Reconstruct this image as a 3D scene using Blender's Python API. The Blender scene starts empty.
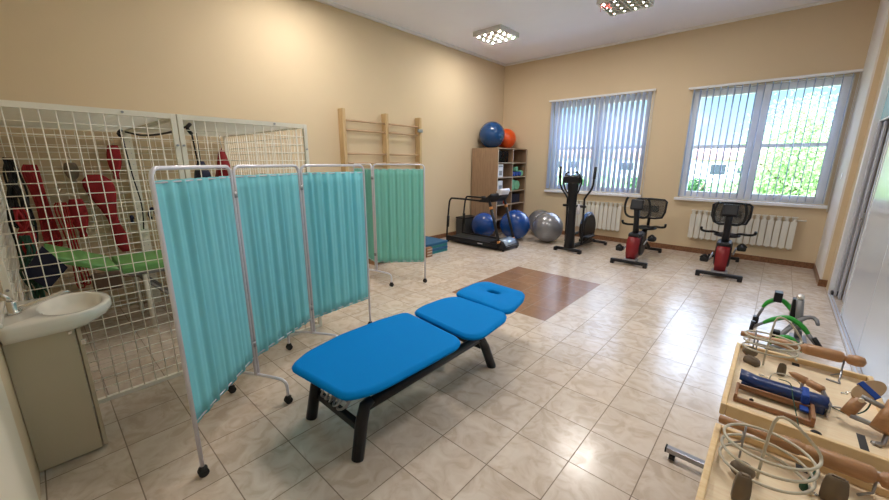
import bpy, bmesh, math, random
from mathutils import Vector, Matrix
random.seed(7)
PI = math.pi
T = 0.33
FY, LX, RX, NY, CH = 6.07, -4.76, 1.26, -2.33, 3.94
scene = bpy.context.scene
C = scene.collection

# ------------------------------------------------------------------ materials
def newmat(name):
    m = bpy.data.materials.new(name); m.use_nodes = True
    nt = m.node_tree
    return m, nt, nt.nodes['Principled BSDF']

def mat(name, col, rough=.5, metal=0., spec=.5, noise=0., nscale=8., bump=0., bscale=60., emis=None, estr=0., alpha=1., coat=0., trans=0., stretch=None):
    m, nt, b = newmat(name)
    c = (*col, 1)
    b.inputs['Base Color'].default_value = c
    b.inputs['Roughness'].default_value = rough
    b.inputs['Metallic'].default_value = metal
    b.inputs['Specular IOR Level'].default_value = spec
    b.inputs['Coat Weight'].default_value = coat
    b.inputs['Transmission Weight'].default_value = trans
    tc = nt.nodes.new('ShaderNodeTexCoord')
    mp = nt.nodes.new('ShaderNodeMapping'); nt.links.new(tc.outputs['Object'], mp.inputs[0])
    if stretch: mp.inputs['Scale'].default_value = stretch
    if noise:
        n = nt.nodes.new('ShaderNodeTexNoise'); n.inputs['Scale'].default_value = nscale; n.inputs['Detail'].default_value = 6
        nt.links.new(mp.outputs[0], n.inputs[0])
        r = nt.nodes.new('ShaderNodeMix'); r.data_type = 'RGBA'
        r.inputs[6].default_value = tuple(max(0, x*(1-noise)) for x in col)+(1,)
        r.inputs[7].default_value = tuple(min(1, x*(1+noise)) for x in col)+(1,)
        nt.links.new(n.outputs[0], r.inputs[0]); nt.links.new(r.outputs[2], b.inputs['Base Color'])
    if bump:
        n2 = nt.nodes.new('ShaderNodeTexNoise'); n2.inputs['Scale'].default_value = bscale
        nt.links.new(mp.outputs[0], n2.inputs[0])
        bp = nt.nodes.new('ShaderNodeBump'); bp.inputs['Strength'].default_value = bump; bp.inputs['Distance'].default_value = .01
        nt.links.new(n2.outputs[0], bp.inputs['Height']); nt.links.new(bp.outputs[0], b.inputs['Normal'])
    if emis:
        b.inputs['Emission Color'].default_value = (*emis, 1); b.inputs['Emission Strength'].default_value = estr
    return m

def mat_cloth(name, col, tr=.35, rough=.8):
    m, nt, b = newmat(name)
    b.inputs['Base Color'].default_value = (*col, 1); b.inputs['Roughness'].default_value = rough
    b.inputs['Specular IOR Level'].default_value = .2
    t = nt.nodes.new('ShaderNodeBsdfTranslucent'); t.inputs[0].default_value = (*col, 1)
    mx = nt.nodes.new('ShaderNodeMixShader'); mx.inputs[0].default_value = tr
    out = nt.nodes['Material Output']
    nt.links.new(b.outputs[0], mx.inputs[1]); nt.links.new(t.outputs[0], mx.inputs[2]); nt.links.new(mx.outputs[0], out.inputs[0])
    tc = nt.nodes.new('ShaderNodeTexCoord'); n = nt.nodes.new('ShaderNodeTexNoise'); n.inputs['Scale'].default_value = 300
    nt.links.new(tc.outputs['Object'], n.inputs[0])
    bp = nt.nodes.new('ShaderNodeBump'); bp.inputs['Strength'].default_value = .15; bp.inputs['Distance'].default_value = .003
    nt.links.new(n.outputs[0], bp.inputs['Height']); nt.links.new(bp.outputs[0], b.inputs['Normal'])
    return m

def mat_floor():
    m, nt, b = newmat('floor_tiles'); N = nt.nodes; L = nt.links
    g = N.new('ShaderNodeNewGeometry')
    sc = N.new('ShaderNodeVectorMath'); sc.operation = 'SCALE'; sc.inputs['Scale'].default_value = 1/T; L.new(g.outputs['Position'], sc.inputs[0])
    fr = N.new('ShaderNodeVectorMath'); fr.operation = 'FRACTION'; L.new(sc.outputs[0], fr.inputs[0])
    fl = N.new('ShaderNodeVectorMath'); fl.operation = 'FLOOR'; L.new(sc.outputs[0], fl.inputs[0])
    sx = N.new('ShaderNodeSeparateXYZ'); L.new(fr.outputs[0], sx.inputs[0])
    sf = N.new('ShaderNodeSeparateXYZ'); L.new(sc.outputs[0], sf.inputs[0])
    def M(op, a, bb=None):
        n = N.new('ShaderNodeMath'); n.operation = op
        for i, v in enumerate((a, bb)):
            if v is None: continue
            if isinstance(v, (int, float)): n.inputs[i].default_value = v
            else: L.new(v, n.inputs[i])
        return n.outputs[0]
    w = .0085
    def edge(o):   # 1 inside grout
        d = M('ABSOLUTE', M('SUBTRACT', o, .5)); return M('GREATER_THAN', d, .5-w)
    grout = M('MAXIMUM', edge(sx.outputs[0]), edge(sx.outputs[1]))
    px = M('MULTIPLY', M('GREATER_THAN', sf.outputs[0], -7.), M('LESS_THAN', sf.outputs[0], -3.))
    py = M('MULTIPLY', M('GREATER_THAN', sf.outputs[1], 4.), M('LESS_THAN', sf.outputs[1], 9.))
    patch = M('MULTIPLY', px, py)
    # per tile offset so that the marbling breaks at each joint
    wn = N.new('ShaderNodeTexWhiteNoise'); wn.noise_dimensions = '3D'
    flz = N.new('ShaderNodeVectorMath'); flz.operation = 'MULTIPLY'; flz.inputs[1].default_value = (1, 1, 0); L.new(fl.outputs[0], flz.inputs[0])
    L.new(flz.outputs[0], wn.inputs[0])
    off = N.new('ShaderNodeVectorMath'); off.operation = 'MULTIPLY_ADD'; off.inputs[1].default_value = (20, 20, 20)
    L.new(wn.outputs['Color'], off.inputs[0]); L.new(g.outputs['Position'], off.inputs[2])
    n1 = N.new('ShaderNodeTexNoise'); n1.inputs['Scale'].default_value = 7; n1.inputs['Detail'].default_value = 5; n1.inputs['Distortion'].default_value = 1.6
    L.new(off.outputs[0], n1.inputs[0])
    cr = N.new('ShaderNodeValToRGB'); L.new(n1.outputs[0], cr.inputs[0])
    cr.color_ramp.elements[0].position = .36; cr.color_ramp.elements[0].color = (.53, .43, .34, 1)
    cr.color_ramp.elements[1].position = .62; cr.color_ramp.elements[1].color = (.65, .56, .475, 1)
    e = cr.color_ramp.elements.new(.48); e.color = (.60, .50, .41, 1)
    cp = N.new('ShaderNodeValToRGB'); L.new(n1.outputs[0], cp.inputs[0])
    cp.color_ramp.elements[0].position = .3; cp.color_ramp.elements[0].color = (.24, .125, .07, 1)
    cp.color_ramp.elements[1].position = .7; cp.color_ramp.elements[1].color = (.31, .165, .095, 1)
    mx = N.new('ShaderNodeMix'); mx.data_type = 'RGBA'; L.new(patch, mx.inputs[0]); L.new(cr.outputs[0], mx.inputs[6]); L.new(cp.outputs[0], mx.inputs[7])
    # slight tone difference per tile
    hs = N.new('ShaderNodeHueSaturation'); L.new(mx.outputs[2], hs.inputs['Color'])
    L.new(M('ADD', M('MULTIPLY', wn.outputs['Value'], .12), .94), hs.inputs['Value'])
    mg = N.new('ShaderNodeMix'); mg.data_type = 'RGBA'; L.new(grout, mg.inputs[0]); L.new(hs.outputs[0], mg.inputs[6]); mg.inputs[7].default_value = (.20, .145, .10, 1)
    L.new(mg.outputs[2], b.inputs['Base Color'])
    n3 = N.new('ShaderNodeTexNoise'); n3.inputs['Scale'].default_value = 14; n3.inputs['Detail'].default_value = 3; L.new(off.outputs[0], n3.inputs[0])
    L.new(M('ADD', M('MULTIPLY', n3.outputs[0], .18), M('ADD', .13, M('MULTIPLY', grout, .5))), b.inputs['Roughness'])
    bp = N.new('ShaderNodeBump'); bp.inputs['Strength'].default_value = .10; bp.inputs['Distance'].default_value = .004
    L.new(M('SUBTRACT', n1.outputs[0], M('MULTIPLY', grout, .8)), bp.inputs['Height']); L.new(bp.outputs[0], b.inputs['Normal'])
    b.inputs['Specular IOR Level'].default_value = .8
    return m

def mat_wood(name, a, bcol, scale=(1, 1, 12), rough=.45, ns=6):
    m, nt, b = newmat(name); N = nt.nodes; L = nt.links
    tc = N.new('ShaderNodeTexCoord'); mp = N.new('ShaderNodeMapping'); mp.inputs['Scale'].default_value = scale
    L.new(tc.outputs['Object'], mp.inputs[0])
    n = N.new('ShaderNodeTexNoise'); n.inputs['Scale'].default_value = ns; n.inputs['Detail'].default_value = 5; n.inputs['Distortion'].default_value = .6
    L.new(mp.outputs[0], n.inputs[0])
    cr = N.new('ShaderNodeValToRGB'); L.new(n.outputs[0], cr.inputs[0])
    cr.color_ramp.elements[0].position = .32; cr.color_ramp.elements[0].color = (*a, 1)
    cr.color_ramp.elements[1].position = .68; cr.color_ramp.elements[1].color = (*bcol, 1)
    L.new(cr.outputs[0], b.inputs['Base Color']); b.inputs['Roughness'].default_value = rough
    return m

M = {}
M['wall'] = mat('cream_wall_paint', (.65, .52, .35), .75, noise=.03, nscale=2, bump=.08, bscale=90, spec=.3)
M['wall_pale'] = mat('pale_wall_paint', (.72, .66, .54), .7, bump=.05, spec=.3)
M['ceiling'] = mat('ceiling_paint', (.87, .87, .95), .85, noise=.02, nscale=3, spec=.2)
M['cove'] = mat('white_cove', (.78, .76, .74), .7)
M['floor'] = mat_floor()
M['basebrown'] = mat_wood('brown_skirting_tile', (.13, .055, .025), (.26, .12, .06), (6, 6, 6), .3)
M['pvc'] = mat('white_pvc', (.88, .90, .95), .3)
M['sill'] = mat('stone_sill', (.74, .74, .78), .3, noise=.1, nscale=30)
M['glass'] = None
M['slat'] = mat_cloth('blind_slat_fabric', (.62, .68, .82), .42)
M['rail'] = mat('white_rail', (.75, .75, .76), .35)
M['alu'] = mat('silver_aluminium', (.84, .86, .90), .3, .2)
M['panel'] = mat('grey_gloss_panel', (.62, .68, .76), .16, 0, .6)
M['darkgap'] = mat('dark_rubber', (.03, .03, .035), .6)
M['greyprof'] = mat('grey_profile', (.50, .51, .56), .4, .2)
M['transglass'] = mat('tinted_transom_glass', (.22, .58, .72), .08, 0, 1.)
M['white_metal'] = mat('white_enamel_mesh', (.80, .76, .66), .4)
M['wire'] = mat('white_wire', (.90, .87, .78), .4)
M['scr_tube'] = mat('light_grey_tube', (.70, .69, .76), .3, .2)
M['teal'] = mat_cloth('teal_curtain', (.32, .76, .84), .4)
M['teal2'] = mat_cloth('teal_curtain_far', (.30, .70, .63), .35)
M['black'] = mat('black_plastic', (.011, .011, .014), .42, noise=.2, spec=.3)
M['blackm'] = mat('black_metal', (.014, .014, .017), .4, .1, spec=.35)
M['rubber'] = mat('rubber_black', (.01, .01, .01), .7)
M['bed_blue'] = mat('blue_upholstery', (.0, .20, .58), .7, bump=.2, bscale=350, spec=.08)
M['grey_m'] = mat('grey_steel', (.35, .35, .37), .35, .8)
M['chrome'] = mat('chrome', (.72, .70, .66), .25, .9)
M['ceramic'] = mat('white_ceramic', (.82, .79, .72), .12, coat=.5)
M['cab_beige'] = mat('beige_cabinet', (.58, .51, .38), .45, noise=.03)
M['cab_edge'] = mat('beige_cabinet_edge', (.55, .47, .35), .4)
M['red'] = mat('red_webbing', (.30, .008, .014), .75, noise=.2, nscale=30)
M['redrope'] = mat('red_rope', (.38, .01, .016), .7)
M['navy'] = mat('navy_webbing', (.012, .016, .05), .75)
M['dkgreen'] = mat('dark_green_cord', (.01, .06, .035), .7)
M['taupe'] = mat('taupe_pad', (.17, .125, .085), .6, noise=.15, nscale=20)
M['greenpad'] = mat('green_vinyl', (.16, .40, .12), .45)
M['brownpad'] = mat('brown_vinyl', (.085, .05, .03), .5)
M['barwood'] = mat_wood('pine_wall_bar', (.46, .31, .15), (.62, .44, .24), (8, 8, .6))
M['rungwood'] = mat_wood('beech_rung', (.42, .28, .16), (.56, .38, .24), (8, .6, 8))
M['oak'] = mat_wood('sonoma_oak', (.25, .155, .095), (.37, .24, .15), (14, 14, .7))
M['oakin'] = mat_wood('sonoma_oak_inside', (.25, .16, .10), (.34, .225, .14), (14, .7, 14))
M['edge'] = mat('pale_shelf_edge', (.50, .42, .34), .5)
M['blueball'] = mat('blue_vinyl_ball', (.004, .055, .26), .22, coat=.3)
M['dkblueball'] = mat('deep_blue_ball', (.004, .05, .17), .22, coat=.3)
M['orangeball'] = mat('orange_vinyl_ball', (.72, .085, .01), .3)
M['silverball'] = mat('silver_vinyl_ball', (.26, .26, .28), .24, .45)
M['radiator'] = mat('radiator_enamel', (.70, .68, .62), .4)
M['redshell'] = mat('red_shell', (.22, .006, .010), .4)
M['meshback'] = mat('dark_mesh_fabric', (.10, .085, .08), .8, bump=.3, bscale=400)
M['bluegrey'] = mat('blue_grey_cover', (.05, .12, .30), .3)
M['silverlab'] = mat('silver_blue_hood', (.42, .52, .66), .25, .4)
M['orangeacc'] = mat('copper_collar', (.55, .22, .05), .4)
M['matteal'] = mat('teal_foam', (.015, .17, .19), .6)
M['matblue'] = mat('blue_foam', (.01, .10, .22), .6)
M['dkbox'] = mat('dark_grey_box', (.06, .06, .06), .6)
M['whitebox'] = mat('white_card', (.72, .73, .78), .6)
M['greyprint'] = mat('grey_print', (.25, .27, .32), .6)
M['mint'] = mat('mint_foam', (.22, .62, .40), .5)
M['blueroll'] = mat('blue_vinyl', (.01, .07, .38), .4)
M['birch'] = mat_wood('birch_board', (.80, .62, .42), (.86, .72, .52), (2, 14, 2), .4)
M['rim'] = mat_wood('pale_pine_rim', (.74, .52, .27), (.82, .62, .36), (2, 12, 2), .4)
M['beech'] = mat_wood('beech_turned', (.36, .18, .08), (.44, .235, .115), (3, 14, 14), .35)
M['beechdk'] = mat_wood('stained_beech', (.24, .11, .05), (.31, .15, .07), (3, 14, 14), .4)
M['wirecream'] = mat('cream_coated_wire', (.55, .50, .40), .35)
M['splint'] = mat('blue_splint_vinyl', (.008, .03, .14), .28)
M['velcro'] = mat('blue_velcro', (.004, .05, .32), .7)
M['tan'] = mat('tan_cork_board', (.40, .265, .15), .6, noise=.1, nscale=30)
M['green'] = mat('bright_green_plastic', (.02, .30, .03), .35)
M['dksteel'] = mat('dark_steel', (.20, .20, .21), .4, .3)
M['lampbody'] = mat('lamp_housing', (.62, .62, .58), .5)
M['louvre'] = mat('lamp_louvre', (.62, .60, .55), .3)
M['reflector'] = mat('lamp_reflector', (.34, .32, .27), .35, .3)
M['tube'] = mat('lamp_tube', (1, 1, 1), .5, emis=(1., .95, .89), estr=1250)
M['redribbon'] = mat('red_ribbon', (.6, .10, .08), .7)
M['grass'] = mat('grass', (.10, .22, .04), .9, noise=.3, nscale=2)
m, nt, b = newmat('see_through_mesh_fabric'); b.inputs['Base Color'].default_value = (.05, .045, .04, 1); b.inputs['Alpha'].default_value = .62; M['meshback'] = m
M['concrete'] = mat('pale_concrete', (.62, .60, .56), .9, noise=.06)
M['leaf'] = mat_cloth('leaf', (.36, .52, .22), .4)
M['leaf2'] = mat_cloth('shrub_leaf', (.06, .15, .05), .3)
M['bark'] = mat('bark', (.16, .11, .07), .9)
M['housew'] = mat('white_render_wall', (.75, .72, .68), .8)
M['houser'] = mat('red_roof_tile', (.42, .24, .18), .8)
M['housedark'] = mat('dark_window_glass', (.05, .06, .08), .2)
m, nt, b = newmat('window_glass')
nt.nodes.remove(b)
tr = nt.nodes.new('ShaderNodeBsdfTransparent'); tr.inputs[0].default_value = (.97, .98, 1, 1)
gl = nt.nodes.new('ShaderNodeBsdfGlossy'); gl.inputs['Roughness'].default_value = .02
fr = nt.nodes.new('ShaderNodeFresnel'); fr.inputs[0].default_value = 1.25
mx = nt.nodes.new('ShaderNodeMixShader')
nt.links.new(fr.outputs[0], mx.inputs[0]); nt.links.new(tr.outputs[0], mx.inputs[1]); nt.links.new(gl.outputs[0], mx.inputs[2])
nt.links.new(mx.outputs[0], nt.nodes['Material Output'].inputs[0]); M['glass'] = m

# ------------------------------------------------------------------ mesh builder
class MB:
    def __init__(s): s.bm = bmesh.new()
    def box(s, x0, x1, y0, y1, z0, z1, mtx=None, bev=0):
        r = bmesh.ops.create_cube(s.bm, size=1)
        vs = r['verts']
        for v in vs:
            v.co = Vector(((x0+x1)/2+v.co.x*(x1-x0), (y0+y1)/2+v.co.y*(y1-y0), (z0+z1)/2+v.co.z*(z1-z0)))
        if bev:
            es = list({e for v in vs for e in v.link_edges})
            rb = bmesh.ops.bevel(s.bm, geom=es, offset=bev, segments=2, affect='EDGES', profile=.5)
            vs = list({v for v in vs if v.is_valid} | set(rb['verts']))
        if mtx is not None:
            for v in vs: v.co = mtx @ v.co
        return s
    def ring_loft(s, rings, cap=True, close=False):
        vr = [[s.bm.verts.new(p) for p in r] for r in rings]
        n = len(vr[0]); k = len(vr)
        for i in range(k if close else k-1):
            a, b = vr[i], vr[(i+1) % k]
            for j in range(n):
                f = s.bm.faces.new((a[j], a[(j+1) % n], b[(j+1) % n], b[j])); f.smooth = True
        if cap and not close:
            s.bm.faces.new(list(reversed(vr[0]))); s.bm.faces.new(vr[-1])
        return s
    def tube(s, pts, r, n=8, closed=False, smooth=0):
        pts = [Vector(p) for p in pts]
        rs = r if isinstance(r, (list, tuple)) else [r]*len(pts)
        if smooth and len(pts) > 2:      # catmull-rom
            np_, nr = [], []
            for i in range(len(pts)-1):
                p0 = pts[max(i-1, 0)]; p1 = pts[i]; p2 = pts[i+1]; p3 = pts[min(i+2, len(pts)-1)]
                for k in range(smooth):
                    t = k/smooth
                    np_.append(.5*((2*p1)+(-p0+p2)*t+(2*p0-5*p1+4*p2-p3)*t*t+(-p0+3*p1-3*p2+p3)*t**3))
                    nr.append(rs[i]*(1-t)+rs[i+1]*t)
            np_.append(pts[-1]); nr.append(rs[-1]); pts, rs = np_, nr
        k = len(pts); rings = []; up = None
        for i in range(k):
            if closed: d = pts[(i+1) % k]-pts[i-1]
            elif i == 0: d = pts[1]-pts[0]
            elif i == k-1: d = pts[-1]-pts[-2]
            else: d = (pts[i+1]-pts[i]).normalized()+(pts[i]-pts[i-1]).normalized()
            d.normalize()
            if up is None:
                up = Vector((0, 0, 1)) if abs(d.z) < .9 else Vector((1, 0, 0))
            a = d.cross(up)
            if a.length < 1e-4: a = d.orthogonal()
            a.normalize(); bb = a.cross(d).normalized(); up = bb
            rings.append([pts[i]+rs[i]*(math.cos(2*PI*j/n+PI/n)*a+math.sin(2*PI*j/n+PI/n)*bb) for j in range(n)])
        return s.ring_loft(rings, True, closed)
    def lathe(s, prof, o=(0, 0, 0), axis=(0, 0, 1), n=24):
        ax = Vector(axis).normalized(); a = ax.orthogonal().normalized(); bb = ax.cross(a); o = Vector(o)
        return s.ring_loft([[o+ax*h+max(r, 1e-4)*(math.cos(2*PI*j/n)*a+math.sin(2*PI*j/n)*bb) for j in range(n)] for r, h in prof])
    def cyl(s, p, q, r, n=16): return s.tube([p, q], r, n)
    def ball(s, c, r, sx=1, sy=1, sz=1, seg=24, rot=None):
        g = bmesh.ops.create_uvsphere(s.bm, u_segments=seg, v_segments=seg//2, radius=r)
        for v in g['verts']:
            p = Vector((v.co.x*sx, v.co.y*sy, v.co.z*sz))
            if rot is not None: p = rot @ p
            v.co = p+Vector(c)
            for f in v.link_faces: f.smooth = True
        return s
    def prism(s, poly, h0, h1, f=lambda x, y, h: (x, y, h), bev=0):
        lo = [s.bm.verts.new(f(x, y, h0)) for x, y in poly]; hi = [s.bm.verts.new(f(x, y, h1)) for x, y in poly]
        n = len(poly)
        fs = [s.bm.faces.new(list(reversed(lo))), s.bm.faces.new(hi)]
        for i in range(n): fs.append(s.bm.faces.new((lo[i], lo[(i+1) % n], hi[(i+1) % n], hi[i])))
        if bev:
            es = list({e for fc in fs[:2] for e in fc.edges})
            bmesh.ops.bevel(s.bm, geom=es, offset=bev, segments=3, affect='EDGES', profile=.6)
        return s
    def quad(s, ps):
        s.bm.faces.new([s.bm.verts.new(p) for p in ps]); return s

def put(name, mb, m, parent=None, org=None, smooth=False):
    me = bpy.data.meshes.new(name)
    bmesh.ops.recalc_face_normals(mb.bm, faces=mb.bm.faces)
    if smooth:
        for f in mb.bm.faces: f.smooth = True
    mb.bm.to_mesh(me); mb.bm.free()
    me.materials.append(M[m] if isinstance(m, str) else m)
    o = bpy.data.objects.new(name, me); C.objects.link(o)
    if parent is not None:
        w = wloc(parent)
        me.transform(Matrix.Translation(-w)); o.parent = parent
    else:
        if org is None:
            bb = [v.co for v in me.vertices]
            org = Vector(((min(v.x for v in bb)+max(v.x for v in bb))/2, (min(v.y for v in bb)+max(v.y for v in bb))/2, min(v.z for v in bb)))
        org = Vector(org); me.transform(Matrix.Translation(-org)); o.location = org
    return o
def wloc(o):
    w = Vector(o.location)
    return w+wloc(o.parent) if o.parent else w
def tag(o, label, cat, group=None, kind=None):
    o['label'] = label; o['category'] = cat
    if group: o['group'] = group
    if kind: o['kind'] = kind
    return o
def thing(name, label, cat, loc, group=None):
    o = bpy.data.objects.new(name, None); o.empty_display_size = .1; C.objects.link(o); o.location = loc
    return tag(o, label, cat, group)
def struct(name, mb, m, parent=None):
    o = put(name, mb, m, parent)
    if parent is None: o['kind'] = 'structure'
    return o
def sempty(name, loc):
    o = bpy.data.objects.new(name, None); C.objects.link(o); o.location = loc; o['kind'] = 'structure'; return o
def copy_tree(o, parent=None):
    c = o.copy(); C.objects.link(c)
    if parent: c.parent = parent
    for ch in [x for x in C.objects if x.parent == o]: copy_tree(ch, c)
    return c

# ------------------------------------------------------------------ room shell
struct('floor', MB().box(LX-.3, 2.2, NY-.3, FY+.3, -.1, 0), 'floor')
struct('ceiling', MB().box(LX-.3, 2.2, NY-.3, FY+.3, CH, CH+.15), 'ceiling')
struct('wall_left', MB().box(LX-.25, LX, NY-.25, FY+.25, 0, CH), 'wall')
W1 = (-3.44, -1.42, 1.02, 2.95); W2 = (-.77, 1.20, 1.02, 2.90)
wf = MB()
for (a, b_, z0, z1) in [(LX, 2.2, 0, 1.02), (LX, 2.2, 2.95, CH), (LX, W1[0], 1.02, 2.95), (W1[1], W2[0], 1.02, 2.95), (W2[1], 2.2, 1.02, 2.95), (W2[0], W2[1], 2.90, 2.95)]:
    wf.box(a, b_, FY, FY+.28, z0, z1)
struct('wall_far', wf, 'wall')
struct('wall_near', MB().box(LX, 2.2, NY-.25, NY, 0, CH), 'wall')
struct('trim_2', MB().box(-1.66, -.9, NY, NY+.012, 0, CH, bev=.004), 'wall_pale')
struct('lit_pier_face', MB().box(RX, RX+.02, 4.97, FY, 0, CH), mat('pier_window_light', (.74, .70, .66), .6))  # wall pier face; its paler colour stands in for grazing window light
wr = MB().box(RX+.02, 2.2, 4.97, FY, 0, CH).box(1.335, 2.2, 4.73, 4.97, 0, CH).box(1.36, 2.2, NY, 4.73, 3.05, CH).box(1.75, 2.2, NY, 4.73, 0, 3.05)
struct('wall_right', wr, 'wall')
# cove
cv = MB().box(LX, LX+.045, NY, FY, CH-.04, CH).box(LX+.045, RX, FY-.045, FY, CH-.04, CH)
struct('trim_1', cv, 'cove')
struct('baseboard_far', MB().box(LX+.012, RX-.012, FY-.012, FY, 0, .095, bev=.003), 'basebrown')
struct('baseboard_left', MB().box(LX, LX+.012, -.3, FY, 0, .095, bev=.003), 'basebrown')
struct('baseboard_right', MB().box(RX-.012, RX, 4.965, FY, 0, .095, bev=.003).box(RX-.012, 1.335, 4.955, 4.968, 0, .095), 'basebrown')

def window(n, x0, x1, z0, z1):
    root = sempty('window_%d' % n, ((x0+x1)/2, FY+.12, z0))
    yf = FY+.13
    f = MB(); w = .055
    f.box(x0, x1, yf, yf+.07, z0, z0+w).box(x0, x1, yf, yf+.07, z1-w, z1).box(x0, x0+w, yf, yf+.07, z0+w, z1-w).box(x1-w, x1, yf, yf+.07, z0+w, z1-w)
    xm = (x0+x1)/2
    f.box(xm-.035, xm+.035, yf, yf+.07, z0+w, z1-w)
    put('window_frame', f, 'pvc', root)
    for a, b_ in ((x0+w, xm-.035), (xm+.035, x1-w)):
        s_ = MB(); q = .06; y0 = yf-.015; y1 = yf+.055
        s_.box(a, b_, y0, y1, z0+w, z0+w+q).box(a, b_, y0, y1, z1-w-q, z1-w).box(a, a+q, y0, y1, z0+w+q, z1-w-q).box(b_-q, b_, y0, y1, z0+w+q, z1-w-q)
        zt = z0+(z1-z0)*.485
        s_.box(a+q, b_-q, y0+.01, y1, zt-.03, zt+.03)
        so = put('sash', s_, 'pvc', root)
        put('pane', MB().box(a+q, b_-q, yf+.02, yf+.026, z0+w+q, z1-w-q), 'glass', so)
    put('handle', MB().box(xm-.055, xm-.035, yf-.04, yf-.02, z0+.9, z0+1.03, bev=.004).box(xm-.052, xm-.038, yf-.03, yf-.014, z0+.98, z0+1.01), 'pvc', root)
    put('reveal', MB().box(x0-.001, x0+.006, FY+.002, yf, z0, z1).box(x1-.006, x1+.001, FY+.002, yf, z0, z1).box(x0, x1, FY+.002, yf, z1-.006, z1+.001), 'wall_pale', root)
    put('window_sill', MB().box(x0-.04, x1+.04, FY-.08, yf+.02, z0-.05, z0-.001, bev=.006), 'sill', root)
window(1, *W1); window(2, *W2)

def blind(x0, x1, z0, z1, ang, label, mz=0):
    root = thing('vertical_blind', label, 'blind', ((x0+x1)/2, FY-.05, z1), 'vertical blinds over the far wall windows')
    put('head_rail', MB().box(x0-.06, x1+.06, FY-.075, FY-.03, z1+.01, z1+.045, bev=.004), 'rail', root)
    n = 21
    sl = MB()
    for i in range(n):
        x = x0+.03+(x1-x0-.06)*i/(n-1)
        a = ang+random.uniform(-.05, .05)
        d = Vector((math.sin(a), math.cos(a), 0)); nn = Vector((d.y, -d.x, 0))
        bmp = MB()
        cols = []
        for k in range(5):
            u = (k-2)/2
            p = Vector((x, FY-.052, 0))+d*u*.042+nn*(.005*(1-u*u))
            cols.append(p)
        zb = z0+.035
        ring0 = [c_+nn*.0008 for c_ in cols]+[c_-nn*.0008 for c_ in reversed(cols)]
        bmp.ring_loft([[Vector((p.x, p.y, zb)) for p in ring0], [Vector((p.x, p.y, z1-.0)) for p in ring0]])
        so = put('slat', bmp, 'slat', root)
    put('bottom_chain', MB().tube([(x0+.03, FY-.095, z0+.05), (x1-.03, FY-.095, z0+.05)], .0015, 4), 'rail', root)
    put('pull_cord', MB().tube([(x1+.05, FY-.06, z1+.01), (x1+.052, FY-.03, z0-.1)], .003, 5).tube([(x1+.035, FY-.06, z1+.01), (x1+.04, FY-.03, z0-.1)], .003, 5), 'rail', root)
blind(*W1, math.radians(30), 'vertical blind of blue-white slats over the left window, half closed')
blind(*W2, math.radians(8), 'vertical blind of thin slats over the right window, turned nearly open')

# aluminium door wall on the right
door = sempty('door_1', (1.36, 3, 0))
put('door_frame', MB().box(1.335, 1.46, 4.62, 4.73, 0, 3.05, bev=.004).box(1.36, 1.46, NY+.02, 4.62, 3.0, 3.05).box(1.38, 1.40, NY+.02, 4.62, 2.12, 2.135), 'alu', door)
put('floor_track', MB().box(1.330, 1.345, NY+.02, 4.6, 0, .004).box(1.355, 1.371, NY+.02, 4.6, 0, .006), 'greyprof', door)
for k, (y0, y1) in enumerate(((2.49, 3.66), (1.30, 2.48), (.11, 1.29), (-1.08, .10), (-2.28, -1.09))):
    lf = put('door_leaf', MB().box(1.372, 1.412, y0, y1, .015, 2.118, bev=.003), 'panel', door)
    if k == 0: put('leaf_edge', MB().box(1.366, 1.418, y1-.03, y1+.004, .015, 2.118), 'alu', lf)
put('transom_glass', MB().box(1.385, 1.395, NY+.02, 4.62, 2.136, 3.0), 'transglass', door)
put('transom_bar', MB().box(1.37, 1.41, 2.45, 2.49, 2.136, 3.0), 'alu', door)
fo = MB()
for i in range(5):
    fo.box(1.372+.03*i, 1.396+.03*i, 4.50-.13*i, 4.60-.13*i, .012, 2.112, bev=.004)
put('folded_leaves', fo, 'greyprof', door)
put('door_stop', MB().box(1.35, 1.43, 4.52, 4.615, .0105, .05, bev=.006), 'darkgap', door)
put('door_handle', MB().box(1.415, 1.43, 4.3, 4.33, .95, 1.08, bev=.003).tube([(1.42, 4.31, 1.02), (1.385, 4.31, 1.02), (1.385, 4.22, 1.02)], .008, 8), 'chrome', door)
put('back_panel', MB().box(1.70, 1.74, NY+.02, 4.72, 0.001, 3.0), 'greyprof', door)
ls = tag(put('light_switch', MB().box(RX-.012, RX-.001, 5.32, 5.40, 1.44, 1.52, bev=.003), 'pvc'), 'small white light switch on the wall strip beside the right window', 'switch')
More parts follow.
